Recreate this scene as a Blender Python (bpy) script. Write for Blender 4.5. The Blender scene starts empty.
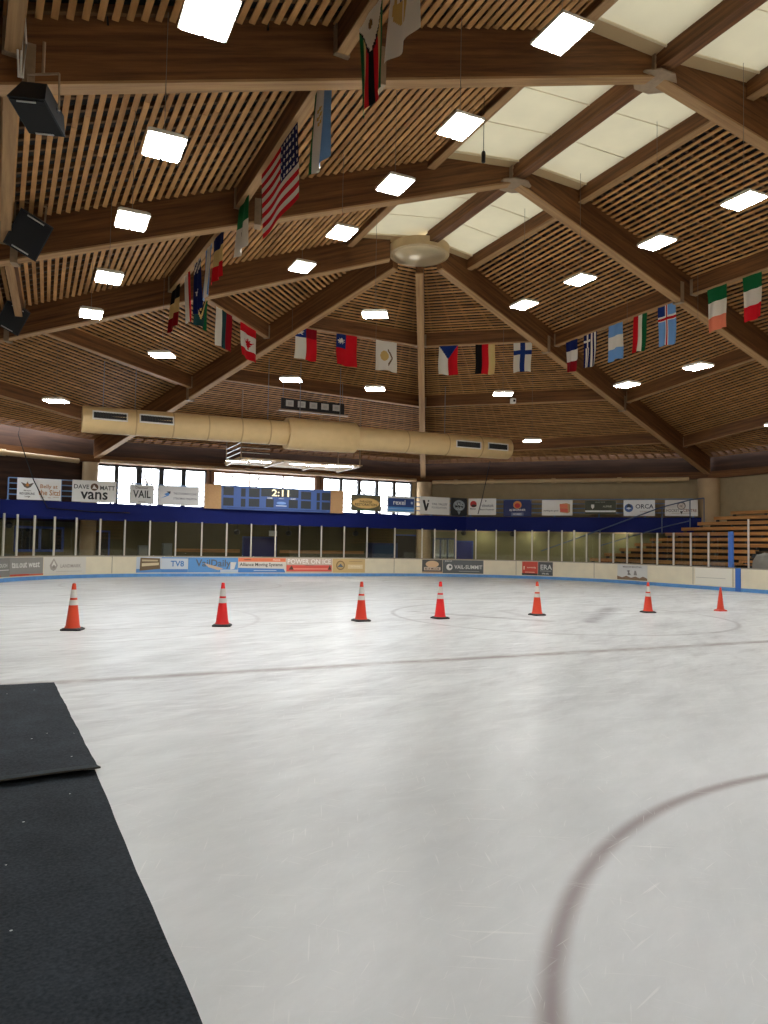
import bpy, math, random
from mathutils import Vector, Matrix
from mathutils.bvhtree import BVHTree
random.seed(7)
SC = bpy.context.scene
COL = SC.collection
V = Vector

# ------------------------------------------------------------------ camera
CH = 1.8
FPX = 740.0
yaw, pitch, roll = math.atan(350/740), math.atan(34/740), math.radians(1.0)
F = V((math.sin(yaw)*math.cos(pitch), math.cos(yaw)*math.cos(pitch), math.sin(pitch)))
R0 = V((math.cos(yaw), -math.sin(yaw), 0)); U0 = R0.cross(F)
CR = R0*math.cos(roll) + U0*math.sin(roll)
CU = U0*math.cos(roll) - R0*math.sin(roll)
CAM = V((0, 0, CH))
cd = bpy.data.cameras.new('camera'); cam = bpy.data.objects.new('camera', cd); COL.objects.link(cam)
cd.sensor_fit = 'VERTICAL'; cd.sensor_height = 36; cd.lens = 36*FPX/1024; cd.clip_end = 400
m = Matrix((CR, CU, -F)).transposed().to_4x4(); m.translation = CAM
cam.matrix_world = m
SC.camera = cam

def ray(x, y): return F*FPX + CR*(x-384) + CU*(512-y)
def proj(P):
    d = V(P)-CAM
    return 384+FPX*d.dot(CR)/d.dot(F), 512-FPX*d.dot(CU)/d.dot(F)
def onY(x, y, Y): d = ray(x, y); return CAM + d*(Y/d.y)
def onX(x, y, X): d = ray(x, y); return CAM + d*(X/d.x)
def onZ(x, y, Z): d = ray(x, y); return CAM + d*((Z-CH)/d.z)
def onP(x, y, P, n): d = ray(x, y); return CAM + d*((V(P)-CAM).dot(n)/d.dot(n))

# ------------------------------------------------------------------ materials
def lin(c):
    return tuple(((v/255)/12.92 if v/255 <= .04045 else ((v/255+.055)/1.055)**2.4) for v in c)
MATS = {}
def mat(name, rgb, rough=.6, metal=0., var=0., scale=6., spec=.5):
    if name in MATS: return MATS[name]
    mt = bpy.data.materials.new(name); mt.use_nodes = True
    nt = mt.node_tree; b = nt.nodes['Principled BSDF']
    c = lin(rgb)
    b.inputs['Base Color'].default_value = (*c, 1)
    b.inputs['Roughness'].default_value = rough; b.inputs['Metallic'].default_value = metal
    b.inputs['Specular IOR Level'].default_value = spec
    if var:
        tc = nt.nodes.new('ShaderNodeTexCoord'); n = nt.nodes.new('ShaderNodeTexNoise')
        n.inputs['Scale'].default_value = scale; n.inputs['Detail'].default_value = 5
        nt.links.new(tc.outputs['Object'], n.inputs['Vector'])
        r = nt.nodes.new('ShaderNodeValToRGB')
        r.color_ramp.elements[0].position = .3; r.color_ramp.elements[1].position = .7
        r.color_ramp.elements[0].color = (*[v*(1-var) for v in c], 1)
        r.color_ramp.elements[1].color = (*[min(1, v*(1+var)) for v in c], 1)
        nt.links.new(n.outputs['Fac'], r.inputs['Fac']); nt.links.new(r.outputs['Color'], b.inputs['Base Color'])
    MATS[name] = mt
    return mt

def wood(name, c0, c1, su, sv, rough=.65, bands=0.):
    """wood whose grain runs along U (metres) of the UV map"""
    mt = bpy.data.materials.new(name); mt.use_nodes = True
    nt = mt.node_tree; b = nt.nodes['Principled BSDF']; L = nt.links.new
    uv = nt.nodes.new('ShaderNodeUVMap'); mp = nt.nodes.new('ShaderNodeMapping')
    mp.inputs['Scale'].default_value = (su, sv, 1); L(uv.outputs[0], mp.inputs[0])
    n = nt.nodes.new('ShaderNodeTexNoise'); n.inputs['Scale'].default_value = 1; n.inputs['Detail'].default_value = 6
    n.inputs['Roughness'].default_value = .65; L(mp.outputs[0], n.inputs['Vector'])
    r = nt.nodes.new('ShaderNodeValToRGB')
    r.color_ramp.elements[0].position = .32; r.color_ramp.elements[1].position = .68
    r.color_ramp.elements[0].color = (*lin(c0), 1); r.color_ramp.elements[1].color = (*lin(c1), 1)
    L(n.outputs['Fac'], r.inputs['Fac'])
    out = r.outputs['Color']
    if bands:
        mp2 = nt.nodes.new('ShaderNodeMapping'); mp2.inputs['Scale'].default_value = (.12, bands, 1); L(uv.outputs[0], mp2.inputs[0])
        n2 = nt.nodes.new('ShaderNodeTexNoise'); n2.inputs['Scale'].default_value = 1; n2.inputs['Detail'].default_value = 1
        L(mp2.outputs[0], n2.inputs['Vector'])
        r2 = nt.nodes.new('ShaderNodeValToRGB'); r2.color_ramp.elements[0].position = .35; r2.color_ramp.elements[1].position = .6
        r2.color_ramp.elements[0].color = (.6, .57, .55, 1); r2.color_ramp.elements[1].color = (1, 1, 1, 1)
        L(n2.outputs['Fac'], r2.inputs['Fac'])
        mx = nt.nodes.new('ShaderNodeMix'); mx.data_type = 'RGBA'; mx.blend_type = 'MULTIPLY'; mx.inputs[0].default_value = .8
        L(out, mx.inputs[6]); L(r2.outputs[0], mx.inputs[7]); out = mx.outputs[2]
    L(out, b.inputs['Base Color']); b.inputs['Roughness'].default_value = rough
    b.inputs['Specular IOR Level'].default_value = .3
    bp = nt.nodes.new('ShaderNodeBump'); bp.inputs['Strength'].default_value = .15; bp.inputs['Distance'].default_value = .01
    L(n.outputs['Fac'], bp.inputs['Height']); L(bp.outputs[0], b.inputs['Normal'])
    return mt

GLULAM = wood('glulam wood', (84, 53, 27), (134, 89, 50), .5, 9, bands=7)
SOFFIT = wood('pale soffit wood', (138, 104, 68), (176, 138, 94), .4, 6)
SLAT = wood('slat wood', (146, 102, 58), (208, 156, 98), .35, 1.5, bands=.0)
JOIST = wood('joist wood', (78, 54, 32), (116, 82, 50), .5, 3)
BOARDWALL = wood('vertical wall boards', (46, 29, 19), (82, 54, 36), .4, 5, bands=4)
BENCHW = wood('bench wood', (138, 92, 48), (196, 142, 84), .4, 6)
DECK = mat('roof deck', (30, 27, 25), .9)
STEEL = mat('weathered steel plate', (150, 128, 102), .5, .3, .12, 8)
STUCCO = mat('tan stucco', (150, 132, 100), .9, 0, .07, 2)
OLIVE_LIT = mat('olive wall lit', (132, 124, 82), .8, 0, .08, 1.5)  # right end of the wall under the balcony, its light put into the tone
OLIVE_SHADED = mat('olive wall shaded', (92, 84, 52), .8, 0, .1, 1.2)  # same wall further left, darker because shade is put into the colour
BLACK = mat('black', (16, 16, 18), .5)
BLACKR = mat('black rubber', (20, 20, 21), .6)
NAVY = mat('navy fascia paint', (14, 26, 92), .6, 0, .08, .8, spec=.15)
RAILB = mat('pale blue rail paint', (104, 134, 172), .4)
WHITE = mat('white', (232, 232, 228), .5)
OFFW = mat('off white vinyl', (216, 214, 208), .6, 0, .03, 3)
CREAM = mat('cream dasher plastic', (226, 216, 190), .45, 0, .05, 2)
KICK = mat('light blue kickplate', (92, 148, 206), .4, 0, .12, 5)
POST = mat('pale aluminium post', (206, 200, 188), .4, .3)
DUCTM = mat('tan duct skin', (206, 176, 126), .5, .0, .04, 3)
GREY = mat('grey metal', (120, 122, 124), .45, .3)
LGREY = mat('light grey metal', (190, 190, 186), .45, .2)
DGREY = mat('dark grey', (58, 62, 66), .6)
BROWNP = mat('brown window post', (120, 84, 52), .6, 0, .1, 6)
DARKF = mat('dark window frame', (34, 32, 30), .6)
BLUED = mat('blue door paint', (24, 40, 120), .5)
TANB = mat('tan fibreboard', (176, 138, 96), .8, 0, .08, 9)
CREAMD = mat('cream drum paint', (186, 160, 118), .5, 0, .08, 3)

def panel_mat():
    mt = bpy.data.materials.new('translucent skylight fabric'); mt.use_nodes = True
    nt = mt.node_tree; nt.nodes.clear(); L = nt.links.new
    o = nt.nodes.new('ShaderNodeOutputMaterial'); d = nt.nodes.new('ShaderNodeBsdfDiffuse'); t = nt.nodes.new('ShaderNodeBsdfTranslucent')
    c = lin((226, 214, 178))
    tc = nt.nodes.new('ShaderNodeTexCoord'); n = nt.nodes.new('ShaderNodeTexNoise'); n.inputs['Scale'].default_value = .9; n.inputs['Detail'].default_value = 3
    L(tc.outputs['Object'], n.inputs['Vector'])
    r = nt.nodes.new('ShaderNodeValToRGB'); r.color_ramp.elements[0].position = .3; r.color_ramp.elements[1].position = .7
    r.color_ramp.elements[0].color = (*[v*.92 for v in c], 1); r.color_ramp.elements[1].color = (*c, 1)
    L(n.outputs['Fac'], r.inputs['Fac']); L(r.outputs[0], d.inputs['Color']); L(r.outputs[0], t.inputs['Color'])
    mx = nt.nodes.new('ShaderNodeMixShader'); mx.inputs[0].default_value = .042
    L(d.outputs[0], mx.inputs[1]); L(t.outputs[0], mx.inputs[2]); L(mx.outputs[0], o.inputs['Surface'])
    return mt
FABRIC = panel_mat()

def glass_mat(name, tint, refl):
    mt = bpy.data.materials.new(name); mt.use_nodes = True
    nt = mt.node_tree; nt.nodes.clear(); L = nt.links.new
    o = nt.nodes.new('ShaderNodeOutputMaterial'); a = nt.nodes.new('ShaderNodeBsdfTransparent'); g = nt.nodes.new('ShaderNodeBsdfGlossy')
    a.inputs['Color'].default_value = (*tint, 1); g.inputs['Roughness'].default_value = .02
    mx = nt.nodes.new('ShaderNodeMixShader'); mx.inputs[0].default_value = refl
    L(a.outputs[0], mx.inputs[1]); L(g.outputs[0], mx.inputs[2]); L(mx.outputs[0], o.inputs['Surface'])
    return mt
GLASS = glass_mat('rink glass', (.90, .92, .90), .05)
WGLASS = glass_mat('window glass', (.95, .96, .97), .04)

def emit_mat(name, rgb, s):
    mt = bpy.data.materials.new(name); mt.use_nodes = True
    nt = mt.node_tree; nt.nodes.clear()
    o = nt.nodes.new('ShaderNodeOutputMaterial'); e = nt.nodes.new('ShaderNodeEmission')
    e.inputs['Color'].default_value = (*rgb, 1); e.inputs['Strength'].default_value = s
    nt.links.new(e.outputs[0], o.inputs['Surface']); return mt
LAMP = emit_mat('lamp diffuser light', (.99, 1, .985), 94.0)
DIGIT = emit_mat('scoreboard digit light', (1, .88, .55), 1.6)

def ice_mat():
    mt = bpy.data.materials.new('skated ice'); mt.use_nodes = True
    nt = mt.node_tree; b = nt.nodes['Principled BSDF']; L = nt.links.new; N = nt.nodes.new
    tc = N('ShaderNodeTexCoord'); sep = N('ShaderNodeSeparateXYZ'); L(tc.outputs['Object'], sep.inputs[0])
    X, Y = sep.outputs[0], sep.outputs[1]
    def mth(op, a, bb=None, cc=None):
        n = N('ShaderNodeMath'); n.operation = op
        for i, v in enumerate((a, bb, cc)):
            if v is None: continue
            if isinstance(v, (int, float)): n.inputs[i].default_value = v
            else: L(v, n.inputs[i])
        return n.outputs[0]
    def soft(dist, half, blur):      # 1 inside, 0 outside
        n = N('ShaderNodeMapRange'); n.interpolation_type = 'SMOOTHSTEP'
        L(dist, n.inputs[0]); n.inputs[1].default_value = half+blur; n.inputs[2].default_value = max(0., half-blur)
        n.inputs[3].default_value = 0; n.inputs[4].default_value = 1
        return n.outputs[0]
    def noise(scale, sx, sy, rot, detail=6, rough=.6):
        mp = N('ShaderNodeMapping'); mp.vector_type = 'TEXTURE'; mp.inputs['Rotation'].default_value = (0, 0, rot); mp.inputs['Scale'].default_value = (1/sx, 1/sy, 1)
        L(tc.outputs['Object'], mp.inputs[0])
        n = N('ShaderNodeTexNoise'); n.inputs['Scale'].default_value = scale; n.inputs['Detail'].default_value = detail; n.inputs['Roughness'].default_value = rough
        L(mp.outputs[0], n.inputs['Vector']); return n.outputs['Fac']
    wob = mth('MULTIPLY_ADD', noise(.8, 1, 1, 0, 3), .05, -.025)
    Yw = mth('ADD', Y, wob)
    def line(y0, half, blur): return soft(mth('ABSOLUTE', mth('SUBTRACT', Yw, y0)), half, blur)
    def ring(cx, cy, r, half, blur):
        dx = mth('SUBTRACT', X, cx); dy = mth('SUBTRACT', Y, cy)
        d = mth('SQRT', mth('ADD', mth('MULTIPLY', dx, dx), mth('MULTIPLY', dy, dy)))
        return soft(mth('ABSOLUTE', mth('SUBTRACT', d, r)), half, blur)
    def seg(ax, ay, bx, by, half, blur):
        dx, dy = bx-ax, by-ay; l = math.hypot(dx, dy); dx /= l; dy /= l
        px = mth('SUBTRACT', X, ax); py = mth('SUBTRACT', Y, ay)
        t = mth('ADD', mth('MULTIPLY', px, dx), mth('MULTIPLY', py, dy))
        t = mth('MINIMUM', mth('MAXIMUM', t, 0.), l)
        ex = mth('SUBTRACT', px, mth('MULTIPLY', t, dx)); ey = mth('SUBTRACT', py, mth('MULTIPLY', t, dy))
        return soft(mth('SQRT', mth('ADD', mth('MULTIPLY', ex, ex), mth('MULTIPLY', ey, ey))), half, blur)
    # base colour with mottling
    streak = noise(.9, .6, 1.5, .6, 8, .68)
    blot = noise(.35, 1, 1, 0, 4, .55)
    mixn = mth('ADD', mth('MULTIPLY', streak, .6), mth('MULTIPLY', blot, .4))
    r = N('ShaderNodeValToRGB'); r.color_ramp.elements[0].position = .36; r.color_ramp.elements[1].position = .62
    r.color_ramp.elements[0].color = (*lin((200, 203, 203)), 1); r.color_ramp.elements[1].color = (*lin((220, 223, 223)), 1)
    L(mixn, r.inputs['Fac']); cur = r.outputs[0]
    def over(mask, rgb, k):
        nonlocal cur
        mx = N('ShaderNodeMix'); mx.data_type = 'RGBA'
        L(mth('MULTIPLY', mask, k), mx.inputs[0]); L(cur, mx.inputs[6]); mx.inputs[7].default_value = (*lin(rgb), 1); cur = mx.outputs[2]
    patch = noise(2.2, 1, 1, 0, 4, .6)
    pm = N('ShaderNodeMapRange'); L(patch, pm.inputs[0]); pm.inputs[1].default_value = .3; pm.inputs[2].default_value = .6; pm.inputs[3].default_value = .45
    over(mth('MULTIPLY', line(10.33, .12, .12), pm.outputs[0]), (112, 92, 86), .85)
    over(line(22.3, .09, .08), (140, 130, 128), .55)
    over(mth('MULTIPLY', line(16.2, .05, .06), pm.outputs[0]), (130, 122, 120), .6)
    over(ring(5.45, -.36, 4.5, .0, .095), (124, 102, 102), .72)
    over(mth('MULTIPLY', ring(12.9, 16.2, 4.45, .03, .08), pm.outputs[0]), (124, 116, 118), .7)
    over(ring(5.5, 32.4, 4.5, .04, .09), (150, 140, 140), .35)
    over(ring(20.3, 32.4, 4.5, .04, .09), (150, 140, 140), .35)
    over(ring(.5, 18.6, 4.6, .03, .07), (150, 144, 146), .4)
    over(mth('MULTIPLY', seg(12.6, 14.5, 16.3, 17.9, .18, .25), pm.outputs[0]), (112, 106, 112), .8)
    over(mth('MULTIPLY', seg(9.6, 18.2, 11.6, 15.0, .12, .2), pm.outputs[0]), (116, 110, 114), .7)
    over(mth('MULTIPLY', seg(12.3, 18.0, 11.6, 15.2, .08, .2), pm.outputs[0]), (126, 120, 124), .4)
    # dark smudges of skating, long and irregular
    sm = noise(1.3, .3, 1.0, .5, 8, .74)
    mr = N('ShaderNodeMapRange'); L(sm, mr.inputs[0]); mr.inputs[1].default_value = .47; mr.inputs[2].default_value = .72
    wear = N('ShaderNodeMapRange'); wear.interpolation_type = 'SMOOTHSTEP'; L(Y, wear.inputs[0]); wear.inputs[1].default_value = 3.5; wear.inputs[2].default_value = 10; wear.inputs[3].default_value = .12
    over(mth('MULTIPLY', mr.outputs[0], wear.outputs[0]), (140, 138, 140), .5)
    # fine skate wear: pale and dark feathery streaks
    for sc, rot, lo, hi, rgb, k in ((3.2, .35, .50, .70, (150, 148, 148), .38), (4.2, -.1, .52, .68, (238, 240, 240), .55), (2.4, .8, .52, .72, (156, 152, 154), .3), (6.5, .2, .55, .7, (242, 243, 243), .45)):
        f = noise(sc, .22, 1.25, rot, 6, .68)
        fr = N('ShaderNodeMapRange'); L(f, fr.inputs[0]); fr.inputs[1].default_value = lo; fr.inputs[2].default_value = hi
        over(mth('MULTIPLY', fr.outputs[0], wear.outputs[0]), rgb, k)
    # scratches: thin bright lines in several directions
    for rot, sc in ((.35, 1.7), (-.5, 1.3), (1.2, 1.9), (-.95, 2.6), (.8, 3.1)):
        s = noise(sc, 1.3, 28, rot, 2, .5)
        q = N('ShaderNodeMapRange'); L(s, q.inputs[0]); q.inputs[1].default_value = .675; q.inputs[2].default_value = .74
        over(q.outputs[0], (242, 242, 240), .36)
    L(cur, b.inputs['Base Color'])
    b.inputs['Roughness'].default_value = .3; b.inputs['Specular IOR Level'].default_value = .12
    bp = N('ShaderNodeBump'); bp.inputs['Strength'].default_value = .08; bp.inputs['Distance'].default_value = .01
    L(noise(3, .5, 3, .4, 8, .7), bp.inputs['Height']); L(bp.outputs[0], b.inputs['Normal'])
    return mt
ICE = ice_mat()

def carpet_mat():
    mt = bpy.data.materials.new('black ribbed matting'); mt.use_nodes = True
    nt = mt.node_tree; b = nt.nodes['Principled BSDF']; L = nt.links.new; N = nt.nodes.new
    tc = N('ShaderNodeTexCoord'); n = N('ShaderNodeTexNoise'); n.inputs['Scale'].default_value = 55; n.inputs['Detail'].default_value = 5
    L(tc.outputs['Object'], n.inputs['Vector'])
    n2 = N('ShaderNodeTexNoise'); n2.inputs['Scale'].default_value = 2.2; n2.inputs['Detail'].default_value = 5; L(tc.outputs['Object'], n2.inputs['Vector'])
    r = N('ShaderNodeValToRGB'); r.color_ramp.elements[0].position = .3; r.color_ramp.elements[1].position = .72
    r.color_ramp.elements[0].color = (*lin((20, 24, 28)), 1); r.color_ramp.elements[1].color = (*lin((56, 64, 72)), 1)
    a = N('ShaderNodeMath'); a.operation = 'MULTIPLY_ADD'; a.inputs[1].default_value = .65; L(n.outputs['Fac'], a.inputs[0])
    a2 = N('ShaderNodeMath'); a2.operation = 'MULTIPLY'; a2.inputs[1].default_value = .35; L(n2.outputs['Fac'], a2.inputs[0]); L(a2.outputs[0], a.inputs[2])
    L(a.outputs[0], r.inputs['Fac'])
    # flecks of ice shaved off skates
    vo = N('ShaderNodeTexVoronoi'); vo.inputs['Scale'].default_value = 6.0; L(tc.outputs['Object'], vo.inputs['Vector'])
    lt = N('ShaderNodeMath'); lt.operation = 'LESS_THAN'; lt.inputs[1].default_value = .045; L(vo.outputs['Distance'], lt.inputs[0])
    mx = N('ShaderNodeMix'); mx.data_type = 'RGBA'; L(lt.outputs[0], mx.inputs[0]); L(r.outputs[0], mx.inputs[6]); mx.inputs[7].default_value = (.45, .46, .47, 1)
    L(mx.outputs[2], b.inputs['Base Color']); b.inputs['Roughness'].default_value = .9; b.inputs['Specular IOR Level'].default_value = .2
    bp = N('ShaderNodeBump'); bp.inputs['Strength'].default_value = .5; bp.inputs['Distance'].default_value = .004
    L(n.outputs['Fac'], bp.inputs['Height']); L(bp.outputs[0], b.inputs['Normal'])
    return mt
CARPET = carpet_mat()

# ------------------------------------------------------------------ mesh builder
class MB:
    def __init__(s): s.v = []; s.f = []; s.mi = []; s.uv = []
    def face(s, pts, mi=0, uv=None):
        i = len(s.v); s.v += [tuple(p) for p in pts]; s.f.append(tuple(range(i, i+len(pts)))); s.mi.append(mi)
        s.uv.append(uv or [(p[0], p[2]) for p in pts])
    def hexa(s, c, mi=0, L=None):
        """8 corners: bottom ring 0-3, top ring 4-7; uv u along edge 0->1 (if L given)"""
        i = len(s.v); s.v += [tuple(p) for p in c]
        u0 = random.uniform(0, 50); v0 = random.uniform(0, 50)
        c = [V(p) for p in c]
        for q in ((3, 2, 1, 0), (4, 5, 6, 7), (0, 1, 5, 4), (1, 2, 6, 5), (2, 3, 7, 6), (3, 0, 4, 7)):
            s.f.append(tuple(i+k for k in q)); s.mi.append(mi)
            d = (c[1]-c[0]); l = d.length or 1; d = d/l
            up = c[4]-c[0]; lu = up.length or 1; up = up/lu
            sd = c[3]-c[0]; ls = sd.length or 1; sd = sd/ls
            s.uv.append([(u0+(c[k]-c[0]).dot(d), v0+(lu if k >= 4 else 0)+1.37*(ls if k % 4 in (2, 3) else 0)) for k in q])
    def box(s, x0, y0, z0, x1, y1, z1, mi=0):
        s.hexa([(x0, y0, z0), (x1, y0, z0), (x1, y1, z0), (x0, y1, z0), (x0, y0, z1), (x1, y0, z1), (x1, y1, z1), (x0, y1, z1)], mi)
    def beam(s, p, q, w, zlo, zhi, mi=0):
        p, q = V(p), V(q); d = (q-p); d.z = 0; d.normalize(); n = V((-d.y, d.x, 0))*(w/2)
        a, b = V((0, 0, zlo)), V((0, 0, zhi))
        s.hexa([p+n+a, q+n+a, q-n+a, p-n+a, p+n+b, q+n+b, q-n+b, p-n+b], mi)
    def tube(s, pts, r, n=8, mi=0, cap=True):
        pts = [V(p) for p in pts]; rings = []
        i0 = len(s.v)
        for k, p in enumerate(pts):
            t = (pts[min(k+1, len(pts)-1)]-pts[max(k-1, 0)]).normalized()
            a = t.cross(V((0, 0, 1)))
            if a.length < .05: a = t.cross(V((1, 0, 0)))
            a.normalize(); b = t.cross(a)
            rr = r[k] if isinstance(r, (list, tuple)) else r
            for j in range(n):
                th = 2*math.pi*j/n; s.v.append(tuple(p+a*(rr*math.cos(th))+b*(rr*math.sin(th))))
        for k in range(len(pts)-1):
            for j in range(n):
                a, b = i0+k*n+j, i0+k*n+(j+1) % n
                s.f.append((a, a+n, b+n, b)); s.mi.append(mi); s.uv.append([(k, j), (k+1, j), (k+1, j+1), (k, j+1)])
        if cap:
            e = i0+(len(pts)-1)*n
            s.f.append(tuple(i0+j for j in range(n))); s.mi.append(mi); s.uv.append([(0, 0)]*n)
            s.f.append(tuple(e+n-1-j for j in range(n))); s.mi.append(mi); s.uv.append([(0, 0)]*n)
    def lathe(s, prof, n=20, c=(0, 0, 0), mi=0):
        i0 = len(s.v); c = V(c)
        for r, z in prof:
            for j in range(n):
                th = 2*math.pi*j/n; s.v.append((c.x+r*math.cos(th), c.y+r*math.sin(th), c.z+z))
        for k in range(len(prof)-1):
            for j in range(n):
                a, b = i0+k*n+j, i0+k*n+(j+1) % n
                s.f.append((a, b, b+n, a+n)); s.mi.append(mi); s.uv.append([(0, 0)]*4)
        s.f.append(tuple(i0+n-1-j for j in range(n))); s.mi.append(mi); s.uv.append([(0, 0)]*n)
        e = i0+(len(prof)-1)*n
        s.f.append(tuple(e+j for j in range(n))); s.mi.append(mi); s.uv.append([(0, 0)]*n)
    def mesh(s, name, mats, smooth=False):
        me = bpy.data.meshes.new(name); me.from_pydata(s.v, [], s.f)
        for mm in (mats if isinstance(mats, (list, tuple)) else [mats]): me.materials.append(mm)
        ul = me.uv_layers.new(name='UVMap'); k = 0
        flat = [0.]*(2*len(me.loops))
        for uvs in s.uv:
            for u in uvs: flat[k] = u[0]; flat[k+1] = u[1]; k += 2
        ul.data.foreach_set('uv', flat)
        me.polygons.foreach_set('material_index', s.mi)
        if smooth: me.polygons.foreach_set('use_smooth', [True]*len(me.polygons))
        me.update(); return me
    def build(s, name, mats, parent=None, smooth=False, kind=None, label=None, cat=None, group=None):
        o = bpy.data.objects.new(name, s.mesh(name, mats, smooth)); COL.objects.link(o)
        if smooth:
            try: o.data.set_sharp_from_angle(angle=math.radians(40))
            except Exception: pass
        if parent: o.parent = parent
        return tag(o, label, cat, group, kind)

def tag(o, label=None, cat=None, group=None, kind=None):
    if label: o['label'] = label
    if cat: o['category'] = cat
    if group: o['group'] = group
    if kind: o['kind'] = kind
    return o
def empty(name, loc, rz, label, cat, group=None):
    o = bpy.data.objects.new(name, None); COL.objects.link(o); o.location = loc; o.rotation_euler = (0, 0, rz)
    o.empty_display_size = .2
    return tag(o, label, cat, group)
def struct(name, mb, mats, parent=None, smooth=False, label=None):
    return mb.build(name, mats, parent, smooth, 'structure' if parent is None else None, label)

_txt = {}
def text_geo(body, bold=False):
    """verts, faces of flat text, cap height 1, centred"""
    k = (body, bold)
    if k in _txt: return _txt[k]
    cu = bpy.data.curves.new('t', 'FONT'); cu.body = body; cu.size = 1; cu.resolution_u = 2
    if bold: cu.offset = .018
    o = bpy.data.objects.new('t', cu); COL.objects.link(o)
    me = bpy.data.meshes.new_from_object(o.evaluated_get(bpy.context.evaluated_depsgraph_get()))
    vs = [tuple(v.co) for v in me.vertices]; fs = [tuple(p.vertices) for p in me.polygons]
    bpy.data.objects.remove(o); bpy.data.curves.remove(cu); bpy.data.meshes.remove(me)
    x0 = min(v[0] for v in vs); x1 = max(v[0] for v in vs); y0 = min(v[1] for v in vs); y1 = max(v[1] for v in vs)
    h = (y1-y0) or 1
    vs = [((v[0]-(x0+x1)/2)/h, (v[1]-(y0+y1)/2)/h) for v in vs]
    _txt[k] = (vs, fs, (x1-x0)/h); return _txt[k]

CM = {}
def cmat(rgb):
    if rgb not in CM: CM[rgb] = mat('print colour %d %d %d' % rgb, rgb, .55)
    return CM[rgb]

def elements(parent, els, mapf, off0=.004, step=.0015):
    """flat print on a sign. mapf(x, depth towards viewer, z) -> local point"""
    for n, e in enumerate(els):
        k = e[0]; mb = MB(); off = off0+step*n
        if k == 't':
            _, body, cx, cz, h, rgb, mw = e
            vs, fs, w = text_geo(body, True); sx = min(1, mw/(w*h)) if mw else 1
            mb.v = [tuple(mapf(cx+x*h*sx, off, cz+y*h)) for x, y in vs]; mb.f = list(fs); mb.mi = [0]*len(fs); mb.uv = [[(0, 0)]*len(f) for f in fs]
            nm = 'lettering'
        elif k == 'r':
            _, x0, z0, x1, z1, rgb = e; N = max(1, int(abs(x1-x0)/.3))
            for i in range(N):
                a, b = x0+(x1-x0)*i/N, x0+(x1-x0)*(i+1)/N
                mb.face([mapf(a, off, z0), mapf(b, off, z0), mapf(b, off, z1), mapf(a, off, z1)])
            nm = 'printed_band'
        elif k == 'c':
            _, cx, cz, r, rgb = e
            mb.face([mapf(cx+r*math.cos(2*math.pi*j/20), off, cz+r*math.sin(2*math.pi*j/20)) for j in range(20)]); nm = 'emblem'
        elif k == 'e':
            _, cx, cz, rx, rz_, rgb = e
            mb.face([mapf(cx+rx*math.cos(2*math.pi*j/20), off, cz+rz_*math.sin(2*math.pi*j/20)) for j in range(20)]); nm = 'emblem'
        else:
            _, pts, rgb = e
            mb.face([mapf(x, off, z) for x, z in pts]); nm = 'emblem'
        mb.build(nm, cmat(rgb), parent)

# ------------------------------------------------------------------ roof geometry
NZ = 12.9; EZ = 6.3; RX = 12.83
NODE = {'A': V((RX, 24.4, NZ)), 'B': V((RX, 18.3, NZ)), 'C': V((RX, 12.65, NZ)), 'D': V((RX, 6.9, NZ)), 'E': V((RX, -6, NZ))}
RAF = {   # name: (node, end)
    'A1L': ('A', V((2.85, 44, EZ))), 'A1R': ('A', V((23.7, 44, EZ))),
    'A2L': ('A', V((-10.6, 33.0, EZ))), 'A2R': ('A', V((36.3, 31.4, EZ))),
    'BL': ('B', V((-10.6, 23.6, EZ))), 'BR': ('B', V((36.3, 20.7, EZ))),
    'CL': ('C', V((-10.6, 12.9, 5.9))), 'CR': ('C', V((36.3, 10.2, EZ))),
    'DL': ('D', V((-10.6, 2.2, EZ))), 'DR': ('D', V((36.3, 0, EZ))),
    'EL': ('E', V((-10.6, -14, EZ))), 'ER': ('E', V((36.3, -14, EZ)))}
RL = {k: (V(e.xy)-V(NODE[n].xy)).length for k, (n, e) in RAF.items()}
def rp(k, d):
    n, e = RAF[k]; return NODE[n].lerp(e, d/RL[k])
SLZ = 1.0     # slat plane above the beam soffit
PUD = .56     # purlin depth
for k, (n, e) in RAF.items():
    s0 = 1.12 if n == 'A' else .15
    mb = MB(); mb.beam(rp(k, s0), rp(k, RL[k]-.3), .30, 0, 1.32)
    rb_ = struct('roof_beam', mb, GLULAM)
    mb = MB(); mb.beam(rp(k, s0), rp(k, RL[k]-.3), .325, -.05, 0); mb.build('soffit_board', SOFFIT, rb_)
for a, b in (('A', 'B'), ('B', 'C'), ('C', 'D'), ('D', 'E')):
    mb = MB(); mb.beam(NODE[a]-V((0, .95 if a == 'A' else .22, 0)), NODE[b]+V((0, .22, 0)), .34, .02, .75)
    struct('roof_ridge_beam', mb, GLULAM)

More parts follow.
